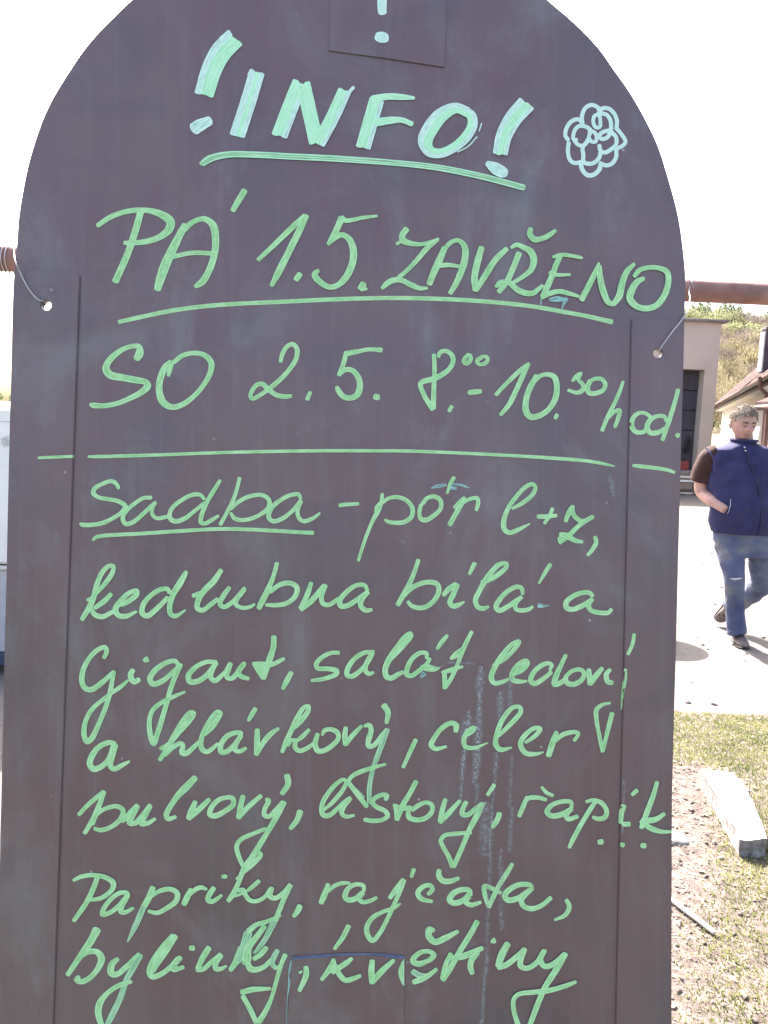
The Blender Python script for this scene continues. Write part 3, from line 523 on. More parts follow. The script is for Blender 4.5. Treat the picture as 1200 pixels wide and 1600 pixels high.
word(HW, 'handwritten word kvetiny crossing the lower patch', 440, 1420, 5, ['36|523,134,40 480,220,38 414,312,28', '44|405,395,28 400,440,56 370,480,46 312,554,28', '40|548,388,28 510,420,40 450,460,40', '60|400,500,34 420,462,64 432,450,50', '38|430,452,42 450,510,42 500,558,40 560,545,38 616,522,28', '40|708,406,40 702,480,48 706,578,42', '40|708,576,38 780,490,48 876,402,30', '36|945,410,12 934,500,44 945,590,8',
 '@0,0,1;7.5|660,1504,6 671,1500,8 678,1492,8 672,1487,7 660,1487,7 649,1494,8 645,1502,9 653,1506,9 663,1504,8', '@0,0,1;#d7|645,1518,9 656,1524,9 666,1524,6', '@0,0,1;8|646,1534.5,8 656,1531,9 668,1525,8 682,1514.5,6',
 '@660,1430,4.615;42|83,112,28 52,100,44 47,150,48 90,193,44 160,167,44 255,117,28', '@660,1430,4.615;36|395,46,38 350,130,40 270,260,40 190,400,42 147,464,40', '@660,1430,4.615;32|142,455,30 167,360,34 205,278,32', '@660,1430,4.615;38|200,310,32 280,300,44 360,270,44 432,237,34', '@660,1430,4.615;36|400,272,32 352,330,42 347,380,40 360,420,32', '@660,1430,4.615;32|500,195,24 517,172,28 514,194,34',
 '@660,1430,4.615;42|615,206,46 570,290,52 547,366,44', '@660,1430,4.615;42|547,375,40 600,360,42 680,300,40 738,244,34', '@660,1430,4.615;38|735,244,40 712,310,42 707,365,40 750,383,38 820,345,38 878,256,36', '@660,1430,4.615;34|880,254,36 852,320,38 880,368,38 940,355,40 1028,280,38', '@660,1430,4.615;38|1030,280,42 960,400,46 890,510,42 840,620,40 775,790,38 730,900,36', '@660,1430,4.615;34|728,905,34 690,790,36 662,700,34 657,612,32 690,572,32 800,555,36 900,545,38 1030,510,34 1106,481,24'])
for st in ['#b4|456,1498 500,1494 545,1491.5 590,1492 632,1496', '#s1.5|455,1501,2 453,1512,3 451,1525,1 452,1534,3 449,1560,1.2 448,1600,1 446,1660', '#p1.2|631,1499 631,1540', '#f8|975,1220 972,1300']:
    word('chalk_line', None, 0, 0, 1, [st])
def slit(y): return sr(y) - 0.8
for st in ['#k20|752,1042,10 750,1065,20 748,1085,14', '#k14|750,1080,10 748,1120,14 746,1170,18 743,1210,14 740,1225,8', '#k24|733,1112,8 729,1135,24 724,1160,16', '#k12|727,1165,8 723,1200,12 721,1222,9 720,1250,4', '#f10|746,1225 744,1260', '#k14|783,1080,8 782,1095,15 780,1125,12 776,1150,6', '#k11|777,1165,8 775,1190,12 773,1215,8 770,1250,6 768,1290,7 765,1320,4', '#f9|800,1180 799,1215 796,1260', '#f12|766,1320,8 765,1360,12 762,1420,8 760,1500,12 755,1560,8 752,1620', '#f10|800,1260 796,1330', '#f10|798,1060 797,1110', '#f30|760,1260 758,1330', '#f14|782,1330 784,1450', '#f12|950,738,8 955,752,12 958,775,8', '#f10|620,840,6 632,848,10']:
    word('chalk_smudge', None, 0, 0, 1, [st])
# ------------------------------------------------------------------ materials of the surroundings
M_rust = simple('rusty_steel', (0.18, 0.085, 0.075), (0.36, 0.21, 0.195), 30, 0.75, 0.3, 0.002, 7, (1, 1, 1))
M_wire = simple('grey_wire', (0.35, 0.34, 0.36), (0.6, 0.58, 0.6), 40, 0.4, 0.0, metal=0.4)
M_gravel = None
def gravel():
    b = NB('pale_gravel'); v = b.coord()
    n1 = b.noise(v, 0.5, 6, 0.6, 0.3); n2 = b.noise(v, 18, 6, 0.75)
    c = b.ramp(n1, [(0.3, (0.105, 0.094, 0.086)), (0.7, (0.145, 0.130, 0.120))])
    c = b.mix(b.ramp(n2, [(0.36, 0.85), (0.43, 0.0)]), c, (0.06, 0.05, 0.045))
    straw = b.ramp(b.noise(v, 1.1, 3, 0.5), [(0.62, 0.0), (0.7, 1.0)])
    c = b.mix(b.math('MULTIPLY', straw, 0.5), c, (0.18, 0.13, 0.06))
    b.color(c); b.set('Roughness', 0.95); b.bump(n2, 0.5, 0.02); return b.m
M_gravel = gravel()
def hillmat():
    b = NB('hill_meadow'); v = b.coord()
    c = b.ramp(b.noise(v, 0.03, 6, 0.6), [(0.3, (0.10, 0.09, 0.055)), (0.5, (0.16, 0.14, 0.07)), (0.7, (0.20, 0.16, 0.09))])
    b.color(c); b.set('Roughness', 1.0); return b.m
M_hill = hillmat()
M_soil = simple('dry_soil', (0.06, 0.044, 0.038), (0.17, 0.135, 0.118), 34, 1.0, 0.6, 0.012, 8)
M_clod = simple('soil_clods', (0.08, 0.06, 0.052), (0.26, 0.21, 0.18), 30, 1.0, 0.5, 0.005, 6)
M_grass = simple('grass_blades', (0.09, 0.12, 0.03), (0.25, 0.25, 0.10), 5, 0.8, 0)
def leafy(m):
    t = m.node_tree; p = next(n for n in t.nodes if n.type == 'BSDF_PRINCIPLED'); o = next(n for n in t.nodes if n.type == 'OUTPUT_MATERIAL')
    tr = t.nodes.new('ShaderNodeBsdfTranslucent'); ms = t.nodes.new('ShaderNodeMixShader'); ms.inputs[0].default_value = .5
    t.links.new(p.inputs['Base Color'].links[0].from_socket, tr.inputs['Color']); t.links.new(p.outputs[0], ms.inputs[1]); t.links.new(tr.outputs[0], ms.inputs[2]); t.links.new(ms.outputs[0], o.inputs[0])
leafy(M_grass)
M_straw = simple('dry_straw', (0.36, 0.29, 0.17), (0.55, 0.47, 0.32), 12, 0.9, 0)
M_conc = simple('pale_concrete', (0.11, 0.10, 0.095), (0.30, 0.28, 0.27), 30, 0.95, 0.4, 0.004, 7)
M_pink = simple('pinkish_render', (0.48, 0.39, 0.33), (0.57, 0.47, 0.40), 1.2, 0.95, 0.15, 0.01, 7)
M_cream = simple('cream_render', (0.62, 0.58, 0.50), (0.74, 0.71, 0.63), 1.5, 0.95, 0.15, 0.01, 7)
M_tile = simple('clay_tiles', (0.03, 0.018, 0.017), (0.125, 0.08, 0.076), 6, 0.95, 0.4, 0.02, 8, (1, 1, 1), 0.15)
M_brown = simple('brown_paint', (0.07, 0.035, 0.028), (0.11, 0.055, 0.045), 5, 0.5, 0.1)
M_dark = simple('dark_board', (0.035, 0.032, 0.045), (0.075, 0.068, 0.085), 2.0, 0.8, 0.3, 0.01, 6, (6, 6, 0.5))
M_metal = simple('galvanised_rail', (0.45, 0.45, 0.46), (0.6, 0.6, 0.6), 6, 0.4, 0.05, metal=0.3)
M_greyc = simple('grey_concrete', (0.17, 0.15, 0.145), (0.25, 0.22, 0.21), 3, 0.95, 0.3, 0.01, 7)
M_white = simple('white_paint', (0.70, 0.70, 0.69), (0.80, 0.80, 0.79), 4, 0.45, 0.02)
M_bluegrey = simple('blue_grey_panel', (0.34, 0.35, 0.39), (0.46, 0.47, 0.50), 5, 0.6, 0.1)
M_rubber = simple('black_rubber', (0.02, 0.02, 0.022), (0.04, 0.04, 0.042), 8, 0.8, 0.2)
M_bark = simple('bark', (0.09, 0.065, 0.05), (0.17, 0.13, 0.10), 3, 0.95, 0.3)
def foliage(name, c1, c2):
    b = NB(name); v = b.coord()
    oi = b.n('ShaderNodeObjectInfo')
    c = b.ramp(b.noise(v, 0.9, 4, 0.6), [(0.32, c1), (0.68, c2)])
    h = b.n('ShaderNodeHueSaturation'); b.l(c, h.inputs['Color'])
    b.l(b.math('ADD', b.math('MULTIPLY', oi.outputs['Random'], 0.5), 0.75), h.inputs['Value'])
    b.color(h.outputs[0]); b.set('Roughness', 0.9); b.set('Specular IOR Level', 0.2)
    tr = b.n('ShaderNodeBsdfTranslucent'); b.l(h.outputs[0], tr.inputs['Color']); ms = b.n('ShaderNodeMixShader'); ms.inputs[0].default_value = 0.45
    b.l(b.p.outputs[0], ms.inputs[1]); b.l(tr.outputs[0], ms.inputs[2]); b.l(ms.outputs[0], b.out.inputs[0]); return b.m
F_con = foliage('conifer_needles', (0.10, 0.14, 0.075), (0.19, 0.24, 0.13))
F_green = foliage('spring_leaves', (0.15, 0.16, 0.085), (0.26, 0.26, 0.15))
F_bare = foliage('bare_twigs', (0.13, 0.10, 0.095), (0.22, 0.18, 0.165))
F_blond = foliage('budding_twigs', (0.20, 0.165, 0.105), (0.32, 0.275, 0.18))

# ------------------------------------------------------------------ ground, hill
def sst(a, b, x):
    t = min(max((x - a) / (b - a), 0), 1); return t * t * (3 - 2 * t)
def HZ(x, y):
    r = math.hypot(x, y); az = math.degrees(math.atan2(x, y))
    side = sst(-20, 6, az) * (1 - sst(50, 85, az))
    H = 6.5 + 53.5 * side - 9 * sst(19, 28, az) * side
    n = noise.noise(Vector((x * .012, y * .012, 0))) * 0.10 + noise.noise(Vector((x * .04, y * .04, 3))) * 0.03
    return -0.1 + (H * (1 + n)) * (0.55 * sst(90, 440, r) + 0.45 * min(max((r - 90) / 350, 0), 1)) + 0.1 * sst(45, 60, r)
bm = bmesh.new()
def polar(bm, rs, azs, fz):
    g = [[bm.verts.new((r * math.sin(rad(a)), r * math.cos(rad(a)), fz(r * math.sin(rad(a)), r * math.cos(rad(a))))) for a in azs] for r in rs]
    for i in range(len(rs) - 1):
        for j in range(len(azs) - 1): bm.faces.new((g[i][j], g[i][j + 1], g[i + 1][j + 1], g[i + 1][j]))
rs = [0.02] + [1.0 * 1.25 ** k for k in range(19)]
polar(bm, rs, list(range(-180, 181, 5)), lambda x, y: 0.0)
tag(build('ground', bm, M_gravel), 'pale sunlit gravel yard', kind='structure')
bm = bmesh.new(); q = [(-14, .34), (14, .34), (14, -16), (-14, -16)]  # added out of view: dark grass that dims the board's lower reflections
g = [[bm.verts.new((-14 + 28 * i / 14, .34 - 16 * j / 8, .006)) for i in range(15)] for j in range(9)]
for j in range(8):
    for i in range(14): bm.faces.new((g[j + 1][i], g[j + 1][i + 1], g[j][i + 1], g[j][i]))
tag(build('added_lawn', bm, simple('short_lawn', (.035, .05, .022), (.07, .085, .035), 6, 1.0, .6, .02, 8)), 'short dark grass added unseen behind the viewer to darken reflections in the board', kind='structure')
bm = bmesh.new(); polar(bm, [40 + 12 * k for k in range(36)] + [500, 600, 800, 1200, 2000], [-180 + 2 * k for k in range(181)], HZ)
tag(build('hill', bm, M_hill, smooth=True), 'hillside meadow rising behind the yard', kind='structure')

# grass verge: bumpy soil sheet
VX0, VX1, VY0, VY1 = -0.3, 4.6, 0.35, 4.13
def vedge(x): return 4.13 + 0.05 * noise.noise(Vector((x * 2.3, 0, 0))) + 0.02 * noise.noise(Vector((x * 9, 1, 0)))
def vz(x, y):
    n = noise.noise(Vector((x * 5, y * 5, 0))) * 0.010 + noise.noise(Vector((x * 17, y * 17, 5))) * 0.008 + noise.noise(Vector((x * 45, y * 45, 9))) * 0.004
    return 0.014 * sst(0, 0.25, vedge(x) - y) + n * sst(0, 0.15, vedge(x) - y) + 0.006
bm = bmesh.new(); st = 0.02
def patch(bm, x0, x1, st):
    nx = int((x1 - x0) / st); ny = int((VY1 - VY0 + .06) / st)
    g = []
    for j in range(ny + 1):
        row = []
        for i in range(nx + 1):
            x = x0 + i * st; y = VY0 + (VY1 - VY0 + .06) * j / ny
            y = min(y, vedge(x)) ; row.append(bm.verts.new((x, y, vz(x, y))))
        g.append(row)
    for j in range(ny):
        for i in range(nx):
            bm.faces.new((g[j][i], g[j][i + 1], g[j + 1][i + 1], g[j + 1][i]))
patch(bm, VX0, 0.6, 0.05); patch(bm, 0.6, 2.6, 0.013); patch(bm, 2.6, VX1, 0.05)
tag(build('soil_verge', bm, M_soil, smooth=True), 'strip of dry lumpy soil and grass along the yard', kind='structure')
def gdens(x, y):          # where the grass grows
    n = 0.5 + 0.9 * noise.noise(Vector((x * 2.2, y * 2.2, 7))) + 0.4 * noise.noise(Vector((x * 7, y * 7, 2)))
    far = sst(3.25, 3.5, y) * 0.95
    rt = sst(-0.05, 0.22, x - (0.80 + 0.50 * (y - 1.95))) * 0.9 * (1 - sst(3.0, 3.3, y) * .4)
    return n * 0.35 + far + rt - 0.38
bm = bmesh.new(); cnt = 0
rng = random.Random(5)
while cnt < 150000:
    x = rng.uniform(0.55, 3.3) if rng.random() < .9 else rng.uniform(-.25, 4.4)
    y = rng.uniform(VY0 + .7, 4.08) if x > .5 else rng.uniform(2.5, 4.08)
    if rng.random() > gdens(x, y) * 1.1: 
        cnt += 0.25; continue
    z = vz(x, y); h = rng.uniform(0.005, 0.019); a = rng.uniform(0, 6.28); w_ = rng.uniform(.0010, .0028)
    dx, dy = math.cos(a), math.sin(a); ln = rng.uniform(-.9, .9) * h; b2 = rng.uniform(0, 6.28)
    p = Vector((x, y, z - .002)); s = Vector((dx * w_, dy * w_, 0)); lean = Vector((math.cos(b2) * ln, math.sin(b2) * ln, 0))
    a1, a2 = bm.verts.new(p - s), bm.verts.new(p + s)
    m1, m2 = bm.verts.new(p - s * .7 + lean * .35 + Vector((0, 0, h * .6))), bm.verts.new(p + s * .7 + lean * .35 + Vector((0, 0, h * .6)))
    t = bm.verts.new(p + lean + Vector((0, 0, h)))
    bm.faces.new((a1, a2, m2, m1)); bm.faces.new((m1, m2, t)); cnt += 1
tag(build('grass', bm, M_grass), 'short yellow-green grass on the verge', 'grass', kind='stuff')
bm = bmesh.new()
for k in range(4200):
    x = rng.uniform(0.55, 3.2); y = rng.uniform(VY0 + .7, 4.05); z = vz(x, y) + .003; a = rng.uniform(0, 3.14); L = rng.uniform(.006, .026); w_ = rng.uniform(.0006, .0014)
    d = Vector((math.cos(a), math.sin(a), rng.uniform(-.1, .25))) * L; s = Vector((-math.sin(a), math.cos(a), 0)) * w_; p = Vector((x, y, z))
    bm.faces.new([bm.verts.new(q) for q in (p - s, p + s, p + d + s, p + d - s)])
tag(build('dry_straw', bm, M_straw), 'scattered dry straw and stalks on the soil', 'straw', kind='stuff')
def stones(name, n, reg, size, mat, lab, cat, seed, cond=None):
    r = random.Random(seed); t = bmesh.new(); bmesh.ops.create_icosphere(t, subdivisions=1, radius=1); t.verts.ensure_lookup_table()
    tv = [v.co.copy() for v in t.verts]; tf = [[v.index for v in f.verts] for f in t.faces]; t.free()
    vs, fs, k = [], [], 0
    while k < n:
        x, y = reg(r)
        if cond and not cond(x, y, r): k += .2; continue
        s = r.uniform(*size) * (0.5 + r.random() ** 3)
        M = Matrix.Translation((x, y, (vz(x, y) if y < vedge(x) else 0.0) + s * .15)) @ Matrix.Rotation(r.uniform(0, 6), 4, 'Z') @ Matrix.Rotation(r.uniform(-.4, .4), 4, 'X') @ Matrix.Diagonal((s, s * r.uniform(.5, .9), s * r.uniform(.35, .7), 1))
        b0 = len(vs); vs += [M @ (v * r.uniform(.7, 1.25)) for v in tv]; fs += [[q + b0 for q in f] for f in tf]; k += 1
    me = bpy.data.meshes.new(name); me.from_pydata(vs, [], fs); me.materials.append(mat)
    return tag(link(name, me), lab, cat, kind='stuff')
stones('soil_clods', 8000, lambda r: (r.uniform(.6, 2.9), r.uniform(VY0 + .8, 3.7)), (.0025, .011), M_clod, 'dry crumbly soil clods on the verge', 'soil', 3, lambda x, y, r: r.random() > gdens(x, y) * 1.2 - .1)
stones('pebbles', 1500, lambda r: (r.uniform(-3, 6), r.uniform(4.2, 11)), (.005, .02), M_clod, 'small pebbles strewn over the gravel yard', 'pebbles', 4)

# pale stone block in the grass
a, b_, c_ = gp(1096, 1203, .09), gp(1147, 1206, .09), gp(1157, 1312, .09)
d_ = gp(1197, 1308, .09)
bm = bmesh.new()
ax = ((gp(1158, 1312, .09) - gp(1098, 1204, .09)))
cn = [gp(1097, 1204, .09), gp(1146, 1207, .09), gp(1168, 1232, .09), gp(1198, 1309, .09), gp(1158, 1312, .09)]
top = [bm.verts.new(p) for p in cn]; bot = [bm.verts.new((p.x, p.y, -.02)) for p in cn]
bm.faces.new(top); bm.faces.new(list(reversed(bot)))
for k in range(5): bm.faces.new((top[k], bot[k], bot[(k + 1) % 5], top[(k + 1) % 5]))
bmesh.ops.subdivide_edges(bm, edges=bm.edges[:], cuts=6, use_grid_fill=True)
bmesh.ops.triangulate(bm, faces=bm.faces[:])
for v in bm.verts:
    n = noise.noise_vector(v.co * 14) * 0.009 + noise.noise_vector(v.co * 45) * 0.006; v.co += n
bmesh.ops.recalc_face_normals(bm, faces=bm.faces)
o = tag(build('concrete_block', bm, M_conc, off=(c_.x, c_.y, 0)), 'pale rough concrete block lying in the grass at lower right', 'concrete block'); o.location = (c_.x, c_.y, 0)
# pale lath
p0, p1 = gp(1020, 1392, .02), gp(1116, 1466, .012)
bm = bmesh.new(); dv = (p1 - p0); R_ = dv.to_track_quat('X', 'Z').to_matrix()
box(bm, (0, 0, 0), (dv.length, .016, .009), R_); bevel_all(bm, .0015)
mid = (p0 + p1) / 2; mid.z = .034
o = tag(build('wooden_lath', bm, simple('weathered_wood', (0.40, 0.36, 0.30), (0.58, 0.54, 0.47), 30, .9, .2, .002, 6, (1, 1, 1))), 'thin pale wooden lath lying on the soil beside the board', 'lath'); o.location = mid
p0 = gp(1056, 1312, .02); bm = bmesh.new(); q = bmesh.ops.create_icosphere(bm, subdivisions=3, radius=.045)
for v in bm.verts: v.co += noise.noise_vector(v.co * 25) * .008; v.co.z *= .45
o = tag(build('pale_stone', bm, M_conc, smooth=True), 'flat pale stone on the soil at the right edge of the board', 'stone'); o.location = (p0.x, p0.y, .02)

# ------------------------------------------------------------------ rail behind the board
A0, A1 = CAM + ray(0, 404) * 0.785 / ray(0, 404).y * 1.0, CAM + ray(1200, 460) * 0.905 / ray(1200, 460).y
dr = (A1 - A0).normalized()
rail = empty('pipe_rail', (A0 - dr * 1.2).xy.to_3d()); tag(rail, 'rusty horizontal steel pipe behind the chalkboard', 'pipe rail')
ro = rail.location.copy()
bm = bmesh.new(); pts = [A0 - dr * 1.3 + dr * (k * .1) for k in range(38)]
tube(bm, pts, [.0122 * (1 + .02 * noise.noise(p * 20)) for p in pts], 24)
build('pipe', bm, M_rust, rail, True, off=ro)
for s_ in (-1.2, 2.3):
    q = A0 + dr * s_; bm = bmesh.new(); tube(bm, [(q.x, q.y + .026, -.05), (q.x, q.y + .026, 1.0), (q.x, q.y + .026, q.z + .06)], .016, 16, Vector((0, 1, 0)))
    build('support_post', bm, M_rust, rail, True, off=ro)

def wire(label, pts, r=.00062):
    bm = bmesh.new(); S = smooth_path(pts, 6); tube(bm, S, r, 8)
    o = build('tie_wire', bm, M_wire, None, True, off=pts[0]); o.location = pts[0]
    return tag(o, label, 'wire')
def bw(px, py, z): return WB + RM @ P(px, py, z)
# left: coils round the pipe, then down to the hole
def coil(c, r, t0, t1, adv, n):
    out = []
    for k in range(n + 1):
        t = t0 + (t1 - t0) * k / n
        out.append(c + dr * adv * k / n + Vector((0, math.cos(t), math.sin(t))) * r)
    return out
pc = lambda px: A0 + dr * ((at(px, 404 + px * .0467, .79) - A0).dot(dr))
cl = coil(pc(5), .0134, 0, -2 * math.pi * 3.25, .0118, 52)
q0 = pc(22.5)
cl += [at(22, 388, .765), at(22.5, 401, .745), at(26, 413, .7285), bw(31, 425, .0055), bw(44, 450, .0052), bw(58, 467, .005), bw(68, 471, .003), bw(71, 476, -.004), bw(66, 474, -.016), bw(40, 455, -.03)]
wire('thin grey wire coiled on the pipe and tied through the left hole', cl)
wr = [bw(1034, 552, -.02), bw(1032, 549, -.004), bw(1030.5, 547, .004), bw(1034, 541, .0055), bw(1050, 519, .006), bw(1066, 499, .0056), bw(1073, 487, .0)]
qc = lambda px: A0 + dr * ((at(px, 456, .9) - A0).dot(dr))
cr = qc(1077)
wr += [at(1077, 474, .79), at(1078, 464, .85), at(1077, 452, .876), cr + Vector((-.003, -.006, .0135)), cr + Vector((-.004, .0135, .002)), cr + Vector((-.002, .002, -.0137)), cr + Vector((-.006, -.0135, .003)), cr + Vector((-.012, 0, .0137)), cr + Vector((-.02, .012, 0))]
wire('thin grey wire from the right hole up over the pipe', wr, .0006)

# ------------------------------------------------------------------ storage building with dark doorway
D1 = 21.7
xr = at(1116, 640, D1).x; xd = at(1095, 650, D1).x; zt = at(1095, 503, D1).z; zd = at(1082, 577, D1).z; zb = at(1080, 735, D1).z
xd0 = xd - 2.9; xl = xr - 13
st_ = empty('storage_building', (xr, D1, 0)); tag(st_, 'pinkish flat-roofed storage building with dark doorway above a ledge', 'building')
so = Vector(st_.location)
def part(name, mat, boxes, parent, off, bev=.01, rot=None, label=None):
    bm = bmesh.new()
    for c, s in boxes: box(bm, c, s, rot)
    if bev: bevel_all(bm, bev, 1)
    o = build(name, bm, mat, parent, off=off)
    if label: o['label'] = label
    return o
def bx(x0, x1, y0, y1, z0, z1): return (((x0 + x1) / 2, (y0 + y1) / 2, (z0 + z1) / 2), (x1 - x0, y1 - y0, z1 - z0))
part('wall', M_pink, [bx(xd, xr, D1, D1 + .45, 0, zt)], st_, so, 0)
part('wall', M_pink, [bx(xd0, xd, D1, D1 + .45, zd, zt)], st_, so, 0)
part('wall', M_pink, [bx(xl, xd0, D1, D1 + .45, 0, zt)], st_, so, 0)
part('wall', M_pink, [bx(xr - .45, xr - .002, D1 + .45, D1 + 9, 0, zt - .002)], st_, so)
part('cornice', M_greyc, [bx(xl - .1, xr + .16, D1 - .14, D1 + 9, zt, zt + .07)], st_, so)
part('floor_slab', M_greyc, [bx(xd0, xd, D1 + .002, D1 + 4, 0, zb)], st_, so)
nP = 5; ph = (zd - zb) / nP
for k in range(nP):
    part('door_panel', M_dark, [bx(xd0 + .01, xd - .012, D1 + .34, D1 + .38, zb + k * ph + .012, zb + (k + 1) * ph - .012)], st_, so, .006)
part('door_backing', M_rubber, [bx(xd0, xd, D1 + .40, D1 + .43, zb, zd)], st_, so, 0)
zl1, zl2, zl3, zl4 = at(1080, 742, 20.9).z, at(1080, 747, 20.9).z, at(1080, 752, 20.9).z, at(1080, 770, 20.9).z
part('ledge', M_greyc, [bx(xl + 1, xr - .75, D1 - .82, D1 - .002, zl1, zb)], st_, so)
part('edge_rail', M_metal, [bx(xl + 1, xr - .74, D1 - .88, D1 - .82, zl1 - .09, zl1 - .03)], st_, so, .004)
part('edge_rail', M_white, [bx(xl + 1, xr - .74, D1 - .88, D1 - .82, zl3 - .02, zl3 + .03)], st_, so, .004)
part('base_wall', simple('beige_plinth', (0.24, .19, .175), (.31, .25, .23), 2, .95, .2), [bx(xl + 1, xr - .76, D1 - .80, D1 - .004, .16, zl1 - .002)], st_, so)
part('kerb', M_metal, [bx(xl + 1, xr - .74, D1 - .86, D1 - .80, zl4 - .04, zl4 + .01)], st_, so, .004)
hose = bmesh.new(); h0 = at(1082, 688, D1 - .0); x_ = h0.x
tube(hose, smooth_path([(x_, D1 + .3, at(1081, 682, D1).z), (x_ - .09, D1 + .27, at(1081, 700, D1).z), (x_ - .05, D1 + .3, at(1081, 708, D1).z), (x_ + .05, D1 + .3, at(1081, 692, D1).z), (x_, D1 + .3, at(1081, 682, D1).z)], 5), .03, 8)
o = build('hanging_hose', hose, M_rubber, None, True, off=h0); o.location = h0; tag(o, 'black hose loop hanging on the dark door', 'hose')
p_ = at(1066, 733, D1 + .15); bm = bmesh.new(); box(bm, (0, 0, .13), (.3, .22, .26)); bevel_all(bm, .03)
bmesh.ops.transform(bm, matrix=Matrix.Translation((0, 0, .0)), verts=bm.verts)
o = tag(build('canister', bm, simple('red_plastic', (.22, .03, .03), (.3, .05, .05), 5, .5, 0)), 'small red canister on the ledge by the dark door', 'canister'); o.location = (p_.x, D1 + .16, zb)
bm = bmesh.new(); box(bm, (.0, 0, .29), (.1, .06, .06))
build('cap', bm, M_rubber, o)

# ------------------------------------------------------------------ long house on the right
EA = at(1192, 590, 18.0); EB = gp(1113, 636, EA.z); dl = (EB - EA); dl.z = 0; dl.normalize(); nl = Vector((dl.y, -dl.x, 0))
RZ = EA.z + 2.3; RA = gp(1200, 560, RZ)
wr_ = (RA - EA).dot(nl)
hs = empty('long_house', (EA + nl * .35).xy.to_3d()); tag(hs, 'long cream house with a mossy red tiled roof sloping to the eaves', 'house'); ho = Vector(hs.location)
def hp(s, n, z): return Vector((EA.x, EA.y, 0)) + dl * s + nl * n + Vector((0, 0, z))
def prism(bm, pts0, pts1):
    a = [bm.verts.new(p) for p in pts0]; b = [bm.verts.new(p) for p in pts1]; n = len(a)
    bm.faces.new(a); bm.faces.new(list(reversed(b)))
    for k in range(n): bm.faces.new((a[k], b[k], b[(k + 1) % n], a[(k + 1) % n]))
S0, S1 = -9.0, 17.0
bm = bmesh.new(); W2 = wr_ * 2 - .35
prism(bm, [hp(S0, .4, 0), hp(S0, W2, 0), hp(S0, W2, EA.z + .2), hp(S0, wr_, RZ - .2), hp(S0, .4, EA.z + .2)], [hp(S1, .4, 0), hp(S1, W2, 0), hp(S1, W2, EA.z + .2), hp(S1, wr_, RZ - .2), hp(S1, .4, EA.z + .2)])
bmesh.ops.recalc_face_normals(bm, faces=bm.faces); build('wall', bm, M_cream, hs, off=ho)
rf = None
ncr = 9; sl_ = (RZ - EA.z) / wr_
bm = bmesh.new()
prism(bm, [hp(S0 - .2, 0, EA.z), hp(S0 - .2, wr_, RZ), hp(S0 - .2, 2 * wr_, EA.z), hp(S0 - .2, 2 * wr_, EA.z - .1), hp(S0 - .2, wr_, RZ - .12), hp(S0 - .2, 0, EA.z - .1)], [hp(S1 + .2, 0, EA.z), hp(S1 + .2, wr_, RZ), hp(S1 + .2, 2 * wr_, EA.z), hp(S1 + .2, 2 * wr_, EA.z - .1), hp(S1 + .2, wr_, RZ - .12), hp(S1 + .2, 0, EA.z - .1)])
bmesh.ops.recalc_face_normals(bm, faces=bm.faces); rf = build('roof', bm, M_tile, hs, off=ho)
# tile courses: rows of overlapping tiles, near slope
bm = bmesh.new(); rr = random.Random(8); tw, tl = .30, (wr_ / ncr)
for c in range(ncr):
    n0 = c * tl - .04; n1 = (c + 1) * tl + .05
    s = S0 - .2
    while s < S1 + .2:
        j = rr.uniform(-.01, .015); z0 = EA.z + n0 * sl_ + .055 + j; z1 = EA.z + n1 * sl_ + .012 + j
        a = [hp(s + .008, n0, z0), hp(s + tw - .008, n0, z0), hp(s + tw - .008, n1, z1), hp(s + .008, n1, z1)]
        m = [hp(s + tw / 2, n0, z0 + .035), hp(s + tw / 2, n1, z1 + .035)]
        va = [bm.verts.new(p) for p in a]; vm = [bm.verts.new(p) for p in m]
        bm.faces.new((va[0], vm[0], vm[1], va[3])); bm.faces.new((vm[0], va[1], va[2], vm[1]))
        lo = [bm.verts.new(p - Vector((0, 0, .05))) for p in (a[0], m[0], a[1])]
        bm.faces.new((va[0], lo[0], lo[1], vm[0])); bm.faces.new((vm[0], lo[1], lo[2], va[1])); s += tw
o = build('roof_tiles', bm, M_tile, hs, off=ho); o['kind'] = 'stuff'
for s0, s1, n0 in ((1.6, 3.1, 1.1), (5.2, 6.6, 1.25)):
    bm = bmesh.new(); pr = []
    for s in (s0, s1): pr.append([hp(s, n0, EA.z + n0 * sl_ + .07), hp(s, n0 + .28, EA.z + (n0 + .28) * sl_ + .07), hp(s, n0 + .28, EA.z + (n0 + .28) * sl_ + .14), hp(s, n0, EA.z + n0 * sl_ + .14)])
    prism(bm, *pr); bmesh.ops.recalc_face_normals(bm, faces=bm.faces); build('roof_window', bm, M_brown, hs, off=ho)
bm = bmesh.new(); prism(bm, [hp(S0, .02, EA.z - .22), hp(S0, .06, EA.z - .22), hp(S0, .06, EA.z - .1), hp(S0, .02, EA.z - .1)], [hp(S1, .02, EA.z - .22), hp(S1, .06, EA.z - .22), hp(S1, .06, EA.z - .1), hp(S1, .02, EA.z - .1)])
bmesh.ops.recalc_face_normals(bm, faces=bm.faces); build('fascia', bm, M_brown, hs, off=ho)
bm = bmesh.new(); prism(bm, [hp(S0, .07, EA.z - .2), hp(S0, .4, EA.z - .2), hp(S0, .4, EA.z - .16), hp(S0, .07, EA.z - .16)], [hp(S1, .07, EA.z - .2), hp(S1, .4, EA.z - .2), hp(S1, .4, EA.z - .16), hp(S1, .07, EA.z - .16)])
bmesh.ops.recalc_face_normals(bm, faces=bm.faces); build('soffit', bm, M_cream, hs, off=ho)
bm = bmesh.new(); tube(bm, [hp(S0, -.07, EA.z - .07), hp(S1, -.07, EA.z - .07)], .06, 10); build('gutter', bm, M_brown, hs, True, off=ho)
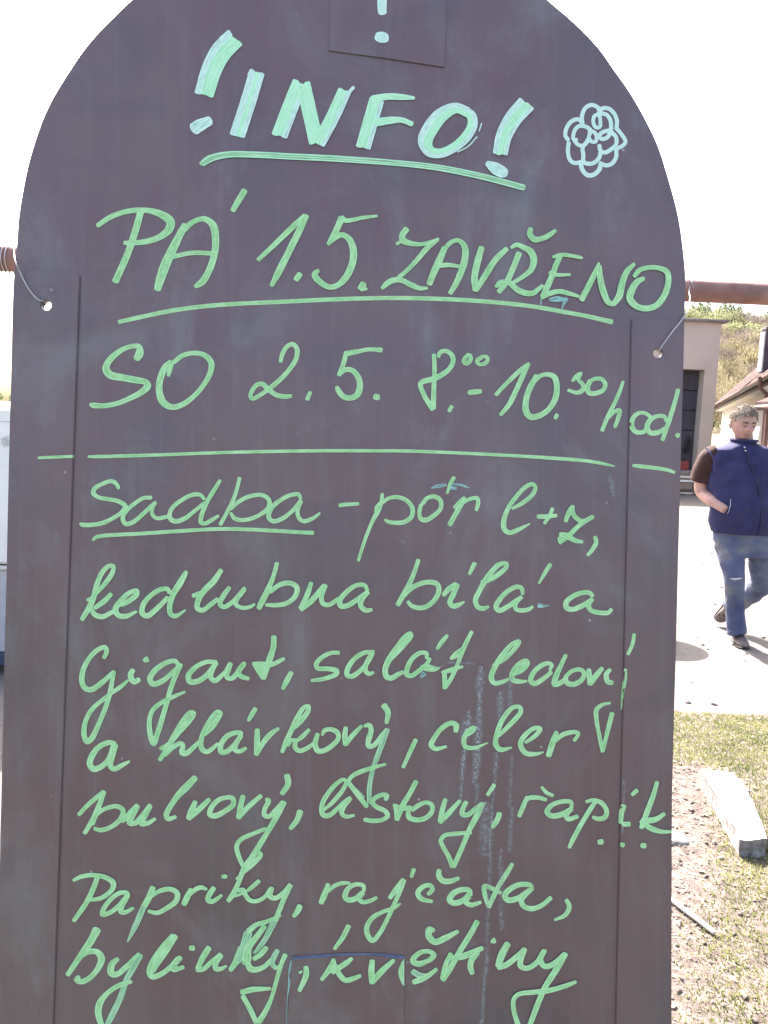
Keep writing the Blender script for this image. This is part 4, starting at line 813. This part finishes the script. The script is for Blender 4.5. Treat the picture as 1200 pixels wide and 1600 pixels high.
# downpipe (seen against the wall)
q0, q1, q2, q3 = at(1187.5, 596, 17.2), at(1187.5, 606, 17.2), at(1198, 616, 17.2), at(1197, 645, 17.2)
bm = bmesh.new(); q3b = Vector((q3.x, q3.y, 0.1)); tube(bm, [q0 + Vector((0, 0, .1)), q0, q1, q2, q2 + (q3b - q2) * .1, q3b], .045, 10, Vector((0, 1, 0))); build('downpipe', bm, M_brown, hs, True, off=ho)
# chimney
cz = at(1195, 514, 19).z; cx0 = at(1192, 540, 19)
bm = bmesh.new(); box(bm, (cx0.x + .32, 19.0, (cz + 3.2) / 2), (.64, .22, cz - 3.2)); ch = build('chimney', bm, simple('sooty_brick', (.07, .055, .07), (.14, .11, .13), 3, .95, .4), hs, off=ho)
bm = bmesh.new(); box(bm, (cx0.x + .32, 19.0, cz + .015), (.68, .26, .05)); build('chimney_cap', bm, M_greyc, ch, off=ho)
bm = bmesh.new(); box(bm, (cx0.x - .02, 19.0, (cz + 3.2) / 2 - .03), (.04, .18, cz - 3.3)); build('white_edge_strip', bm, M_white, ch, off=ho)  # thin white strip up the chimney's left edge
# porch
pz = at(1186, 636, 14).z; pl = at(1185, 640, 14)
pr = empty('porch_canopy', (pl.x + .7, 14.5, 0)); tag(pr, 'small tiled canopy on brown posts at the right edge', 'canopy'); po = Vector(pr.location)
bm = bmesh.new(); prism(bm, [Vector((pl.x, 13.2, pz)), Vector((pl.x + 1.7, 13.2, pz + .75)), Vector((pl.x + 1.7, 13.2, pz + .85)), Vector((pl.x, 13.2, pz + .09))], [Vector((pl.x, 14.15, pz)), Vector((pl.x + 1.7, 14.15, pz + .75)), Vector((pl.x + 1.7, 14.15, pz + .85)), Vector((pl.x, 14.15, pz + .09))])
bmesh.ops.recalc_face_normals(bm, faces=bm.faces); build('canopy_roof', bm, M_tile, pr, off=po)
for yy in (13.25, 14.0):
    bm = bmesh.new(); xx = at(1197.5, 670, 14).x; box(bm, (xx, yy, pz / 2 + .04), (.07, .07, pz + .06)); bevel_all(bm, .006, 1); build('post', bm, M_brown, pr, off=po)
bm = bmesh.new(); g0 = Vector((pl.x - .05, 13.2, pz - .02)); tube(bm, [g0, g0 + Vector((0, .95, 0))], .05, 10); build('gutter', bm, M_brown, pr, True, off=po)

# ------------------------------------------------------------------ white trailer behind the left edge
TY = 4.25
zt1, zt2, zt3 = at(8, 637, TY).z, at(8, 882, TY).z, at(8, 1027, TY).z
xe = at(46, 800, TY).x
tr = empty('market_trailer', (xe - 1.2, TY + .8, 0)); tag(tr, 'white market trailer with a blue-grey lower panel at the left edge', 'trailer'); to = Vector(tr.location)
part('body', M_white, [bx(xe - 2.6, xe, TY, TY + 1.6, zt2, zt1)], tr, to, .015)
part('lower_panel', M_bluegrey, [bx(xe - 2.58, xe - .01, TY + .02, TY + 1.58, zt3 + .02, zt2 - .03)], tr, to, .01)
part('trim_strip', M_metal, [bx(xe - 2.6, xe, TY - .006, TY + .02, zt2 - .03, zt2 - .008)], tr, to, .002)
part('chassis_rail', simple('dark_blue_steel', (.03, .045, .08), (.05, .07, .12), 5, .5, 0), [bx(xe - 2.6, xe + .0, TY + .0, TY + .06, zt3 - .05, zt3 + .018)], tr, to, .004)
part('panel_seam', M_bluegrey, [bx(xe - 2.58, xe - .005, TY - .002, TY + .001, at(8, 659, TY).z - .002, at(8, 659, TY).z + .002)], tr, to, 0)
for xx in (xe - .5, xe - 2.1):
    bm = bmesh.new(); bmesh.ops.create_cone(bm, cap_ends=True, segments=28, radius1=.17, radius2=.17, depth=.12)
    bmesh.ops.transform(bm, matrix=Matrix.Translation((xx, TY + .22, .17)) @ Matrix.Rotation(rad(90), 4, 'X'), verts=bm.verts); bevel_all(bm, .02, 2); w1 = build('wheel', bm, M_rubber, tr, off=to)
    bm = bmesh.new(); bmesh.ops.create_cone(bm, cap_ends=True, segments=20, radius1=.09, radius2=.08, depth=.02)
    bmesh.ops.transform(bm, matrix=Matrix.Translation((xx, TY + .152, .17)) @ Matrix.Rotation(rad(90), 4, 'X'), verts=bm.verts); build('rim', bm, M_metal, w1, off=to)
bm = bmesh.new(); c = at(9, 690, TY); rg = random.Random(2)
for k in range(16):
    ang = k * .9; r_ = .006 + .0011 * k; cc = Vector((c.x + math.cos(ang) * r_ * 1.2, TY - .003, c.z + math.sin(ang) * r_ * 1.4))
    tube(bm, [cc + Vector((math.cos(t) * .005, 0, math.sin(t) * .007)) for t in [j * .9 for j in range(6)]], .0011, 5, Vector((0, 1, 0)))
build('flower_decal', bm, simple('grey_print', (.3, .3, .3), (.4, .38, .38), 5, .6, 0), tr, off=to)

# ------------------------------------------------------------------ added unseen table, put behind the board to cast the oval shadow
shc = gp(1045, 1014, 0); zt_ = .72; hv = Vector((SV.x, SV.y, 0)) / SV.z * zt_
tc = shc + hv + Vector((-.03, 0, 0))
rt = empty('shadow_table', (tc.x, tc.y, 0)); tag(rt, 'round table added unseen behind the chalkboard to cast an oval shadow', 'table')
bm = bmesh.new(); bmesh.ops.create_cone(bm, cap_ends=True, segments=48, radius1=.29, radius2=.29, depth=.03); bmesh.ops.translate(bm, vec=(0, 0, zt_), verts=bm.verts); bevel_all(bm, .006, 2); build('tabletop', bm, M_greyc, rt)
bm = bmesh.new(); tube(bm, [(0, 0, .02), (0, 0, zt_ - .015)], .03, 14, Vector((0, 1, 0))); build('pedestal', bm, M_metal, rt, True)
bm = bmesh.new(); bmesh.ops.create_cone(bm, cap_ends=True, segments=32, radius1=.2, radius2=.16, depth=.03); bmesh.ops.translate(bm, vec=(0, 0, .016), verts=bm.verts); build('foot', bm, M_metal, rt)

# ------------------------------------------------------------------ trees on the hill
def crown_mesh(name, kind, seed, mat, n):
    r = random.Random(seed); bm = bmesh.new()
    lob = [(Vector((r.uniform(-.28, .28), r.uniform(-.28, .28), r.uniform(.35, .8))), r.uniform(.16, .30)) for _ in range(9)]
    for _ in range(n):
        if kind == 'con':
            h = r.random() ** 1.4; R = (1 - h) ** .8 * .42 * (0.55 + 0.45 * ((h * 9) % 1)) + .01; a = r.uniform(0, 6.28); q = R * (r.random() ** .35)
            p = Vector((math.cos(a) * q, math.sin(a) * q, .12 + .88 * h)); s = .04
            dirv = Vector((math.cos(a), math.sin(a), -.35))
        elif kind == 'tw':
            c, R = lob[r.randrange(9)]; p = c + Vector((r.gauss(0, 1), r.gauss(0, 1), r.gauss(0, 1))).normalized() * R * r.random() ** .4
            dirv = (p - Vector((0, 0, .1))).normalized(); s = .05
        else:
            c, R = lob[r.randrange(9)]; p = c + Vector((r.gauss(0, 1), r.gauss(0, 1), r.gauss(0, 1))).normalized() * R * r.random() ** .3
            dirv = Vector((r.gauss(0, 1), r.gauss(0, 1), r.gauss(0, 1))).normalized(); s = .045
        side = dirv.cross(Vector((r.gauss(0, 1), r.gauss(0, 1), r.gauss(0, 1)))).normalized()
        L, W_ = (s * 1.8, s * .16) if kind == 'tw' else (s, s * .7)
        bm.faces.new([bm.verts.new(v) for v in (p - side * W_, p + side * W_, p + dirv * L)])
    me = bpy.data.meshes.new(name); bm.to_mesh(me); bm.free(); me.materials.append(mat); return me
def trunk_mesh(seed):
    r = random.Random(seed); bm = bmesh.new(); pts = [Vector((0, 0, -.05)), Vector((.01, 0, .2)), Vector((r.uniform(-.02, .02), .01, .5)), Vector((0, 0, .8))]
    tube(bm, pts, [.022, .018, .012, .004], 6, Vector((0, 1, 0)))
    for k in range(5):
        a = r.uniform(0, 6.28); z = r.uniform(.25, .6); p = Vector((0, 0, z)); tube(bm, [p, p + Vector((math.cos(a) * .12, math.sin(a) * .12, .1)), p + Vector((math.cos(a) * .22, math.sin(a) * .22, .22))], [.009, .006, .002], 5)
    me = bpy.data.meshes.new('trunk'); bm.to_mesh(me); bm.free(); me.materials.append(M_bark); return me
trunks = [trunk_mesh(k) for k in range(3)]
KD = {'c': ('conifer_tree', [crown_mesh('crown', 'con', 30 + k, F_con, 700) for k in range(2)], 'dark green conifer on the crest of the wooded hill', 'conifers on the wooded hillside'),
      'g': ('leafy_tree', [crown_mesh('crown', 'lf', 40 + k, F_green, 800) for k in range(3)], 'yellow-green spring tree on the wooded hillside', 'leafy trees on the wooded hillside'),
      'b': ('bare_tree', [crown_mesh('crown', 'tw', 50 + k, F_bare, 900) for k in range(2)], 'greyish bare tree on the wooded hillside', 'bare trees on the wooded hillside'),
      'y': ('budding_tree', [crown_mesh('crown', 'tw', 60 + k, F_blond, 900) for k in range(2)], 'straw-coloured budding tree low on the wooded hillside', 'budding trees on the wooded hillside')}
rt_ = random.Random(21); count = {}
for row in range(56):
    r0 = 118 + row * 5.9
    for k in range(5):
        az = 20.4 + (k + rt_.random()) * 1.55; r1 = r0 + rt_.uniform(-4, 4)
        x, y = r1 * math.sin(rad(az)), r1 * math.cos(rad(az)); z = HZ(x, y)
        m = noise.noise(Vector((x * .02, y * .02, 4)))
        if r1 > 400: kd = 'c' if rt_.random() < .5 else 'g'
        elif r1 > 360: kd = ('b' if m < -.1 else 'g') if rt_.random() < .8 else 'c'
        elif r1 > 320: kd = ('b' if m < .2 else 'g')
        elif r1 > 290: kd = ('b' if m < 0 else 'g') if rt_.random() < .85 else 'y'
        else: kd = ('y' if m < .22 else 'g') if rt_.random() < (.6 if r1 > 230 else .85) else 'b'
        nm, crs, lab, grp = KD[kd]; H = rt_.uniform(7, 11) * (.55 + .45 * sst(110, 300, r1)) * (1.2 if kd == 'c' else 1.0) * (1.3 if r1 > 395 else 1.0)
        t = empty(nm, (x, y, z), (0, 0, rt_.uniform(0, 6.28))); wd = H * rt_.uniform(.85, 1.25); t.scale = (wd, wd, H)
        tag(t, lab, nm.split('_')[0] + ' tree' if nm != 'conifer_tree' else 'conifer', grp)
        link('crown', crs[rt_.randrange(len(crs))], t); link('trunk', trunks[rt_.randrange(3)], t)
# the rest of the wood: one mass
bm = bmesh.new(); rr = random.Random(77)
for k in range(5200):
    az = rr.uniform(-60, 70); r1 = rr.uniform(125, 470)
    if 20.0 < az < 28.6 and r1 > 205 and rr.random() < .55: continue
    if rr.random() > (r1 / 470) ** .7: continue
    if az < -14 and r1 < 440: continue
    x, y = r1 * math.sin(rad(az)), r1 * math.cos(rad(az)); z = HZ(x, y); s = rr.uniform(2.6, 5) * (.5 + .5 * sst(110, 300, r1)); mi = (rr.choice([1, 3, 3, 3, 2]) if r1 < 270 else rr.choice([1, 1, 2, 2, 3])) if r1 < 400 else rr.choice([0, 0, 1])
    if az < -14: s *= .8
    c = Vector((x, y, z + s * .5))
    for j in range(26):
        d = Vector((rr.gauss(0, 1), rr.gauss(0, 1), rr.gauss(0, .8))).normalized(); p = c + d * s * rr.uniform(.45, .8); sd = d.cross(Vector((rr.gauss(0, 1), rr.gauss(0, 1), 1))).normalized(); q = sd.cross(d)
        f = bm.faces.new([bm.verts.new(v) for v in (p - sd * s * .24, p + sd * s * .24, p + q * s * .36 + d * s * .1)]); f.material_index = mi
tag(build('wood', bm, [F_con, F_green, F_bare, F_blond]), 'mixed wood covering the far hillside', 'wood', kind='stuff')
# ------------------------------------------------------------------ the man walking in the yard
MD = 5.62
def Q(px, py, f=0.0): return at(px, py, MD - f)          # f: metres towards the viewer
K = MD / FPX
XR, YF, ZU = Vector((1, 0, 0)), Vector((0, -1, 0)), Vector((0, 0, 1))
man = empty('person', (Q(1163, 850).x, MD, 0)); tag(man, 'man in a navy vest and faded jeans walking, looking down, right hand in his pocket', 'person')
mo = Vector(man.location)
def ring(px, py, hw, hd, f=0.0, yaw=0.0):
    c = Q(px, py, f); cy, sy = math.cos(yaw), math.sin(yaw)
    return (c, (XR * cy + YF * sy) * hw * K, (YF * cy - XR * sy) * hd)
def skinmat():
    b = NB('skin'); v = b.coord(); c = b.ramp(b.noise(v, 14, 4), [(0.35, (0.38, 0.21, 0.17)), (0.65, (0.47, 0.275, 0.23))])
    b.color(c); b.set('Roughness', 0.55); b.set('Subsurface Weight', 0.08); b.set('Subsurface Scale', 0.01); return b.m
M_skin = skinmat()
M_vest = simple('navy_fleece', (0.022, 0.022, 0.066), (0.036, 0.036, 0.10), 9, 0.85, 0.5, 0.006, 6, (1, 1, 1), .25)
M_shirt = simple('brown_cotton', (0.028, 0.011, 0.010), (0.05, 0.019, 0.017), 10, 0.9, 0.3, 0.004)
def jeansmat():
    b = NB('faded_denim'); v = b.coord(); n1 = b.noise(v, 4.5, 4, .55, .5); n2 = b.noise(b.coord(scale=(1, 1, .3)), 60, 5, .7)
    c = b.ramp(n1, [(0.34, (0.040, 0.052, 0.125)), (0.50, (0.085, 0.105, 0.18)), (0.68, (0.20, 0.195, 0.195))])
    c = b.mix(b.math('MULTIPLY', n2, .35), c, (0.08, 0.09, 0.13))
    b.color(c); b.set('Roughness', .9); b.bump(b.noise(v, 16, 4, .6, 1.0), .6, .012); return b.m
M_jeans = jeansmat()
M_hair = simple('grey_brown_hair', (0.15, 0.11, 0.085), (0.42, 0.35, 0.29), 55, 0.7, 0.5, 0.003, 5)
M_lip = simple('lips', (.22, .09, .08), (.25, .11, .10), 5, .6, 0)
M_brow = simple('brow_hair', (.07, .04, .03), (.12, .07, .05), 50, .8, 0)

# body: head, neck, trunk, arms with hands -- one continuous surface
bm = bmesh.new()
HC = Q(1161.5, 660.5, .04)                     # head centre
Rh = Matrix.Rotation(rad(17), 3, 'X') @ Matrix.Rotation(rad(-4), 3, 'Y')      # look down
def hd(x, f, u):                             # head frame (metres): right, forward, up
    v = Vector((x, -f, u)); v = Matrix.Rotation(rad(3), 3, 'Z') @ (Matrix.Rotation(rad(16), 3, 'X') @ v); return HC + v
s = bmesh.ops.create_uvsphere(bm, u_segments=44, v_segments=34, radius=1.0)
def G(v, c, r): return math.exp(-((v - c).length / r) ** 2)
for v in s['verts']:
    n = v.co.copy(); x, f, u = n.x, -n.y, n.z
    wx = .083 * (1 - .16 * sst(0, 1, -u)) ; X = x * wx; Fv = f * (.098 if f > 0 else .102); U = u * (.125 if u < 0 else .118)
    if u < -.2: X *= 1 - .22 * sst(.2, 1, -u); Fv *= 1 - .05 * (-u)
    if f > 0:
        p = Vector((X, 0, U)); k = sst(0, .5, f)
        Fv += k * (.026 * G(p, Vector((0, 0, -.022)), .013) + .018 * G(p, Vector((0, 0, -.005)), .010) + .010 * G(p, Vector((0, 0, -.033)), .017))
        Fv -= k * (.012 * (G(p, Vector((.031, 0, .008)), .016) + G(p, Vector((-.031, 0, .008)), .016)))
        Fv += k * (.007 * (G(p, Vector((.030, 0, .026)), .017) + G(p, Vector((-.030, 0, .026)), .017)))
        Fv += k * (.006 * (G(p, Vector((.032, 0, .004)), .008) + G(p, Vector((-.032, 0, .004)), .008)))
        Fv += k * (.007 * G(p, Vector((0, 0, -.060)), .016) - .006 * G(p, Vector((0, 0, -.0655)), .005) + .006 * G(p, Vector((0, 0, -.072)), .012) + .010 * G(p, Vector((0, 0, -.098)), .020))
        Fv += k * .008 * (G(p, Vector((.045, 0, -.035)), .024) + G(p, Vector((-.045, 0, -.035)), .024))
    v.co = hd(X, Fv, U)
for sx in (-1, 1):                            # ears
    q = bmesh.ops.create_uvsphere(bm, u_segments=14, v_segments=10, radius=1.0)
    for v in q['verts']: v.co = hd(sx * (.084 + v.co.x * .011 + .006 * v.co.z), -.008 + v.co.y * .019, -.008 + v.co.z * .032)
neck = [ring(1162, 672, 13, .062, -.01), ring(1162, 690, 14, .064, -.03), ring(1163, 702, 19, .07, -.03), ring(1163, 712, 44, .09, -.02), ring(1163, 730, 49, .11), ring(1163, 780, 46, .13), ring(1163, 830, 44, .12), ring(1163, 856, 40, .11), ring(1163, 868, 18, .08)]
loft(bm, neck, 28)
def hand(bm, w, d, side, curl, sc_=1.0, thumb=Vector((0, -1, 0))):
    """palm + five fingers; w wrist point, d direction of the hand, side: across the palm"""
    d = d.normalized(); side = (side - d * side.dot(d)).normalized(); nrm = d.cross(side)
    pm = [(w, side * .026 * sc_, nrm * .019 * sc_), (w + d * .035, side * .036 * sc_, nrm * .017 * sc_), (w + d * .085, side * .041 * sc_, nrm * .014 * sc_), (w + d * .095, side * .036 * sc_, nrm * .011 * sc_)]
    loft(bm, pm, 14)
    for k, (o_, L) in enumerate(((-.030, .068), (-.010, .078), (.010, .072), (.029, .056))):
        p = w + d * .080 + side * o_ * sc_; pts = [p]; dd = d.copy()
        for j in range(3):
            dd = (dd + nrm * curl * (.3 + .25 * j)).normalized(); p = p + dd * L * (.42, .32, .26)[j]; pts.append(p)
        tube(bm, pts, [.0095, .009, .008, .006], 8, side)
    p = w + d * .03 - side * .032 * sc_; tube(bm, [p, p + d * .028 - side * .02 + nrm * .008, p + d * .055 - side * .026 + nrm * .018], [.012, .010, .0075], 8, nrm)
# his right arm (left in the picture), hand going into the vest pocket
aR = [Q(1124, 712, 0), Q(1108, 724, -.03), Q(1099, 742, -.06), Q(1096, 760, -.08), Q(1100, 772, -.06), Q(1114, 783, .06), Q(1134, 797, .155)]
tube(bm, smooth_path(aR, 4), [.070, .069, .067, .066, .063, .062, .059, .058, .056, .055, .054, .052, .051, .051, .051, .050, .049, .048, .046, .043, .040, .037, .034, .032, .030][:25], 16, YF)
hand(bm, Q(1134, 798, .13), Q(1152, 808, .02) - Q(1134, 798, .13), Vector((.3, 0, 1)), .03)
aL = [Q(1202, 712, 0), Q(1218, 724, -.02), Q(1226, 745, -.03), Q(1229, 768, -.03), Q(1230, 790, .0), Q(1228, 812, .05), Q(1226, 832, .08)]
tube(bm, smooth_path(aL, 4), [.070, .069, .067, .066, .063, .062, .059, .058, .056, .055, .054, .052, .051, .051, .051, .050, .049, .048, .046, .043, .040, .037, .034, .032, .030][:25], 16, YF)
hand(bm, Q(1226, 833, .08), Q(1224, 852, .11) - Q(1226, 833, .08), YF, -.35)
body = remeshed('body', bm, M_skin, .0058, 3, man, mo)

# face details and hair
bm = bmesh.new()
for sx in (-1, 1):
    tube(bm, [hd(sx * .016, .0985, .021), hd(sx * .030, .0985, .028), hd(sx * .048, .086, .023)], [.0045, .0055, .003], 8)
build('eyebrows', bm, M_brow, man, True, mo)
bm = bmesh.new()
for sx in (-1, 1): tube(bm, [hd(sx * .018, .091, .000), hd(sx * .031, .0945, -.004), hd(sx * .045, .084, .0)], [.0022, .0032, .0016], 6)
build('closed_eyelids', bm, M_brow, man, True, mo)
bm = bmesh.new(); tube(bm, [hd(-.026, .0885, -.0675), hd(-.012, .1005, -.0645), hd(0, .1035, -.0655), hd(.012, .1005, -.0645), hd(.026, .0885, -.0675)], [.002, .0042, .004, .0042, .002], 8)
build('mouth', bm, M_lip, man, True, mo)
bm = bmesh.new(); r = random.Random(4)
q = bmesh.ops.create_uvsphere(bm, u_segments=40, v_segments=28, radius=1.0); kill = []
for v in q['verts']:
    x, f, u = v.co.x, -v.co.y, v.co.z
    front = .50 + .1 * math.sin(x * 4 + 1)
    lim = front if f > .25 else (-.15 if f > -.3 else -.62)
    if f > .0 and abs(x) > .75: lim = .12
    if u < lim: kill.append(v)
    b_ = 1.045 + .05 * noise.noise(v.co * 5) + .05 * noise.noise(v.co * 12)
    v.co = hd(x * .083 * b_, f * .102 * b_, u * .118 * b_ + .004)
bmesh.ops.delete(bm, geom=kill, context='VERTS')
for k in range(1100):                          # curls
    a = r.uniform(0, 6.28); t = math.acos(r.uniform(.12, 1)); n = Vector((math.sin(t) * math.cos(a), math.sin(t) * math.sin(a), math.cos(t)))
    if -n.y > .3 and n.z < .56: continue
    base = n * 1.04; tg = n.cross(Vector((r.gauss(0, 1), r.gauss(0, 1), r.gauss(0, 1)))).normalized(); bt = n.cross(tg)
    pts = []
    for j in range(5):
        th = j * 1.1; w3 = base + (tg * math.cos(th) + bt * math.sin(th)) * .085 + n * .035 * j
        pts.append(hd(w3.x * .083, -w3.y * .102, w3.z * .118))
    tube(bm, pts, [.001, .0016, .0017, .0014, .0006], 4)
build('hair', bm, M_hair, man, True, mo)

# vest
bm = bmesh.new()
v_ = [ring(1162, 689, 17.5, .088, -.005), ring(1162, 693, 19, .094, -.005), ring(1163, 698, 34, .112), ring(1163, 704, 52, .125), ring(1163, 714, 56, .138), ring(1163, 730, 56, .155, .01), ring(1162, 755, 54, .165, .02), ring(1162, 785, 53, .172, .03), ring(1162, 805, 52.5, .168, .03), ring(1162, 822, 52, .16, .02), ring(1162, 833, 50.5, .152, .02)]
def dense(rg, k=3):
    out = []
    for j in range(len(rg) - 1):
        for i in range(k):
            t = i / k; out.append(tuple(rg[j][m].lerp(rg[j + 1][m], t) for m in range(3)))
    out.append(rg[-1]); return out
loft(bm, dense(v_, 3), 40)
for v in bm.verts:
    n = (v.co - Vector((Q(1163, 760).x, MD, v.co.z))).normalized(); f = noise.noise(Vector((v.co.x * 9, v.co.y * 9, v.co.z * 9))) * .022 + noise.noise(Vector((v.co.x * 20 + v.co.z * 10, 0, v.co.z * 20))) * .010 + noise.noise(v.co * 28) * .004; v.co += n * f
vest = remeshed('vest', bm, M_vest, .009, 2, man, mo)
def surf(px, py, hwm=None):                  # point just in front of the vest surface
    prev = None
    for a_, b__ in zip(v_, v_[1:]):
        z = Q(px, py).z
        if a_[0].z >= z >= b__[0].z:
            t = (a_[0].z - z) / (a_[0].z - b__[0].z); c = a_[0].lerp(b__[0], t); hw = a_[1].length * (1 - t) + b__[1].length * t; hd_ = a_[2].length * (1 - t) + b__[2].length * t
            x = Q(px, py, .15).x; q = max(0, 1 - ((x - c.x) / hw) ** 2) ** .5; return Vector((x, c.y - hd_ * q - .004, z))
    return Q(px, py, .17)
M_zip = simple('dark_zip', (.008, .008, .02), (.02, .02, .05), 20, .5, 0); M_pipe = simple('pale_piping', (.30, .30, .42), (.42, .42, .52), 20, .7, 0)
bm = bmesh.new(); tube(bm, [surf(px, py) for px, py in ((1167, 697), (1169, 712), (1174, 735), (1182, 760), (1186, 790), (1185, 815), (1183, 832))], .0045, 8, ZU.cross(XR)); build('zip', bm, M_zip, vest, True, mo)
bm = bmesh.new(); tube(bm, [surf(px, py) for px, py in ((1140.5, 777), (1140, 786), (1138, 796), (1134.5, 805))], .003, 8, YF); build('pocket_piping', bm, M_pipe, vest, True, mo)
bm = bmesh.new(); cpts = [Q(1104, 701, .05), Q(1111, 709, .095), Q(1116, 720, .11), Q(1117, 736, .09)]
tube(bm, smooth_path(cpts, 4), .006, 8, YF); build('armhole_binding', bm, simple('navy_trim', (.03, .03, .10), (.045, .045, .14), 20, .8, 0), vest, True, mo)
bm = bmesh.new(); cr_ = []
for k in range(25):
    a = math.pi * 2 * k / 24; c = Q(1162, 689.5, .0); cr_.append(c + XR * math.cos(a) * 18.6 * K + YF * math.sin(a) * .090 + ZU * (.006 * math.sin(a * 1) * -1 + .008))
tube(bm, cr_, .011, 10); build('collar', bm, M_vest, vest, True, mo)
for py in (702, 697):
    bm = bmesh.new(); q = bmesh.ops.create_uvsphere(bm, u_segments=10, v_segments=8, radius=.006); bmesh.ops.translate(bm, vec=surf(1167, py + 2) - mo + Vector((0, -.004, 0)), verts=bm.verts); build('snap_button', bm, M_metal, vest, True)

# t-shirt sleeves
for pts in ([Q(1124, 709, 0), Q(1111, 716, -.02), Q(1102, 733, -.05), Q(1097, 752, -.07)], [Q(1202, 709, 0), Q(1216, 716, -.01), Q(1224, 733, -.02), Q(1228, 755, -.03)]):
    bm = bmesh.new(); S = smooth_path(pts, 5); tube(bm, S, [.078 + .012 * k / len(S) for k in range(len(S))], 20, YF)
    for v in bm.verts: v.co += noise.noise_vector(v.co * 22) * .006
    remeshed('shirt_sleeve', bm, M_shirt, .008, 1, man, mo)

# trousers
bm = bmesh.new()
hips = [ring(1162, 826, 48, .142), ring(1162, 840, 47, .14), ring(1163, 856, 46, .135), ring(1164, 868, 42, .12)]
loft(bm, dense(hips, 3), 30)
l1 = [Q(1141, 850, .0), Q(1143, 868, .03), Q(1145, 888, .06), Q(1147.5, 908, .07), Q(1148, 930, .04), Q(1148.5, 952, .01), Q(1150, 975, .0), Q(1151, 990, .0)]
tube(bm, smooth_path(l1, 3), [.107, .105, .101, .096, .090, .085, .080, .075, .072, .070, .069, .069, .068, .067, .066, .066, .066, .067, .068, .069, .070, .071][:22], 22, YF)
l2 = [Q(1190, 850, -.02), Q(1191, 870, -.02), Q(1191, 892, -.02), Q(1190, 910, -.04), Q(1180, 922, -.14), Q(1166, 932, -.25), Q(1152, 942, -.35), Q(1143, 948, -.40)]
tube(bm, smooth_path(l2, 3), [.107, .106, .104, .102, .098, .094, .090, .087, .084, .082, .080, .079, .078, .077, .076, .075, .075, .075, .076, .077, .078, .079][:22], 22, YF)
for v in bm.verts: v.co += noise.noise_vector(Vector((v.co.x * 14, v.co.y * 14, v.co.z * 20))) * .011 + noise.noise_vector(Vector((v.co.x * 30, v.co.y * 30, v.co.z * 60))) * .005
jeans = remeshed('jeans', bm, M_jeans, .0085, 1, man, mo)
bm = bmesh.new(); tube(bm, [Q(1141, 904, .152), Q(1148, 905, .16), Q(1155, 904, .152), Q(1160, 903, .14)], [.002, .0065, .006, .002], 8); build('knee_tear', bm, simple('pale_threads', (.5, .48, .46), (.62, .6, .58), 30, .9, 0), jeans, True, mo)

# shoes
M_shoe = simple('brown_suede', (.10, .075, .07), (.18, .14, .13), 20, .8, .3, .003); M_sole = simple('dark_sole', (.03, .025, .025), (.05, .045, .045), 10, .8, 0)
def shoe(heel, toe, up):
    d = (toe - heel); L = d.length; d.normalize(); sd = d.cross(up).normalized(); up = sd.cross(d)
    bm = bmesh.new(); rg = []
    for t, w_, h in ((0, .022, .05), (.06, .036, .075), (.2, .041, .085), (.38, .042, .075), (.55, .046, .055), (.75, .050, .042), (.9, .043, .034), (1, .018, .02)):
        c = heel + d * L * t + up * (h * .5 + .012); rg.append((c, sd * w_, up * h * .52))
    loft(bm, rg, 18); s1 = remeshed('shoe', bm, M_shoe, .006, 2, man, mo)
    bm = bmesh.new(); rg = []
    for t, w_ in ((-.02, .02), (.03, .038), (.2, .042), (.4, .041), (.6, .048), (.8, .051), (.95, .042), (1.02, .018)):
        c = heel + d * L * t + up * .010; rg.append((c, sd * w_, up * .011))
    loft(bm, rg, 16); build('sole', bm, M_sole, s1, True, mo)
    bm = bmesh.new()
    for t in (.35, .43, .51): tube(bm, [heel + d * L * t - sd * .022 + up * (.094 - t * .045), heel + d * L * (t + .01) + up * (.105 - t * .045), heel + d * L * t + sd * .022 + up * (.094 - t * .045)], .003, 6)
    build('laces', bm, M_sole, s1, True, mo)
g = gp(1149, 1000, 0); tdir = (gp(1166, 1019, 0) - g).normalized()
shoe(g - tdir * .02, g + tdir * .27, ZU)
hk = Q(1142, 938, -.44); shoe(hk, hk + Vector((-.045, .10, -.19)), Vector((-.1, -1, .15)))
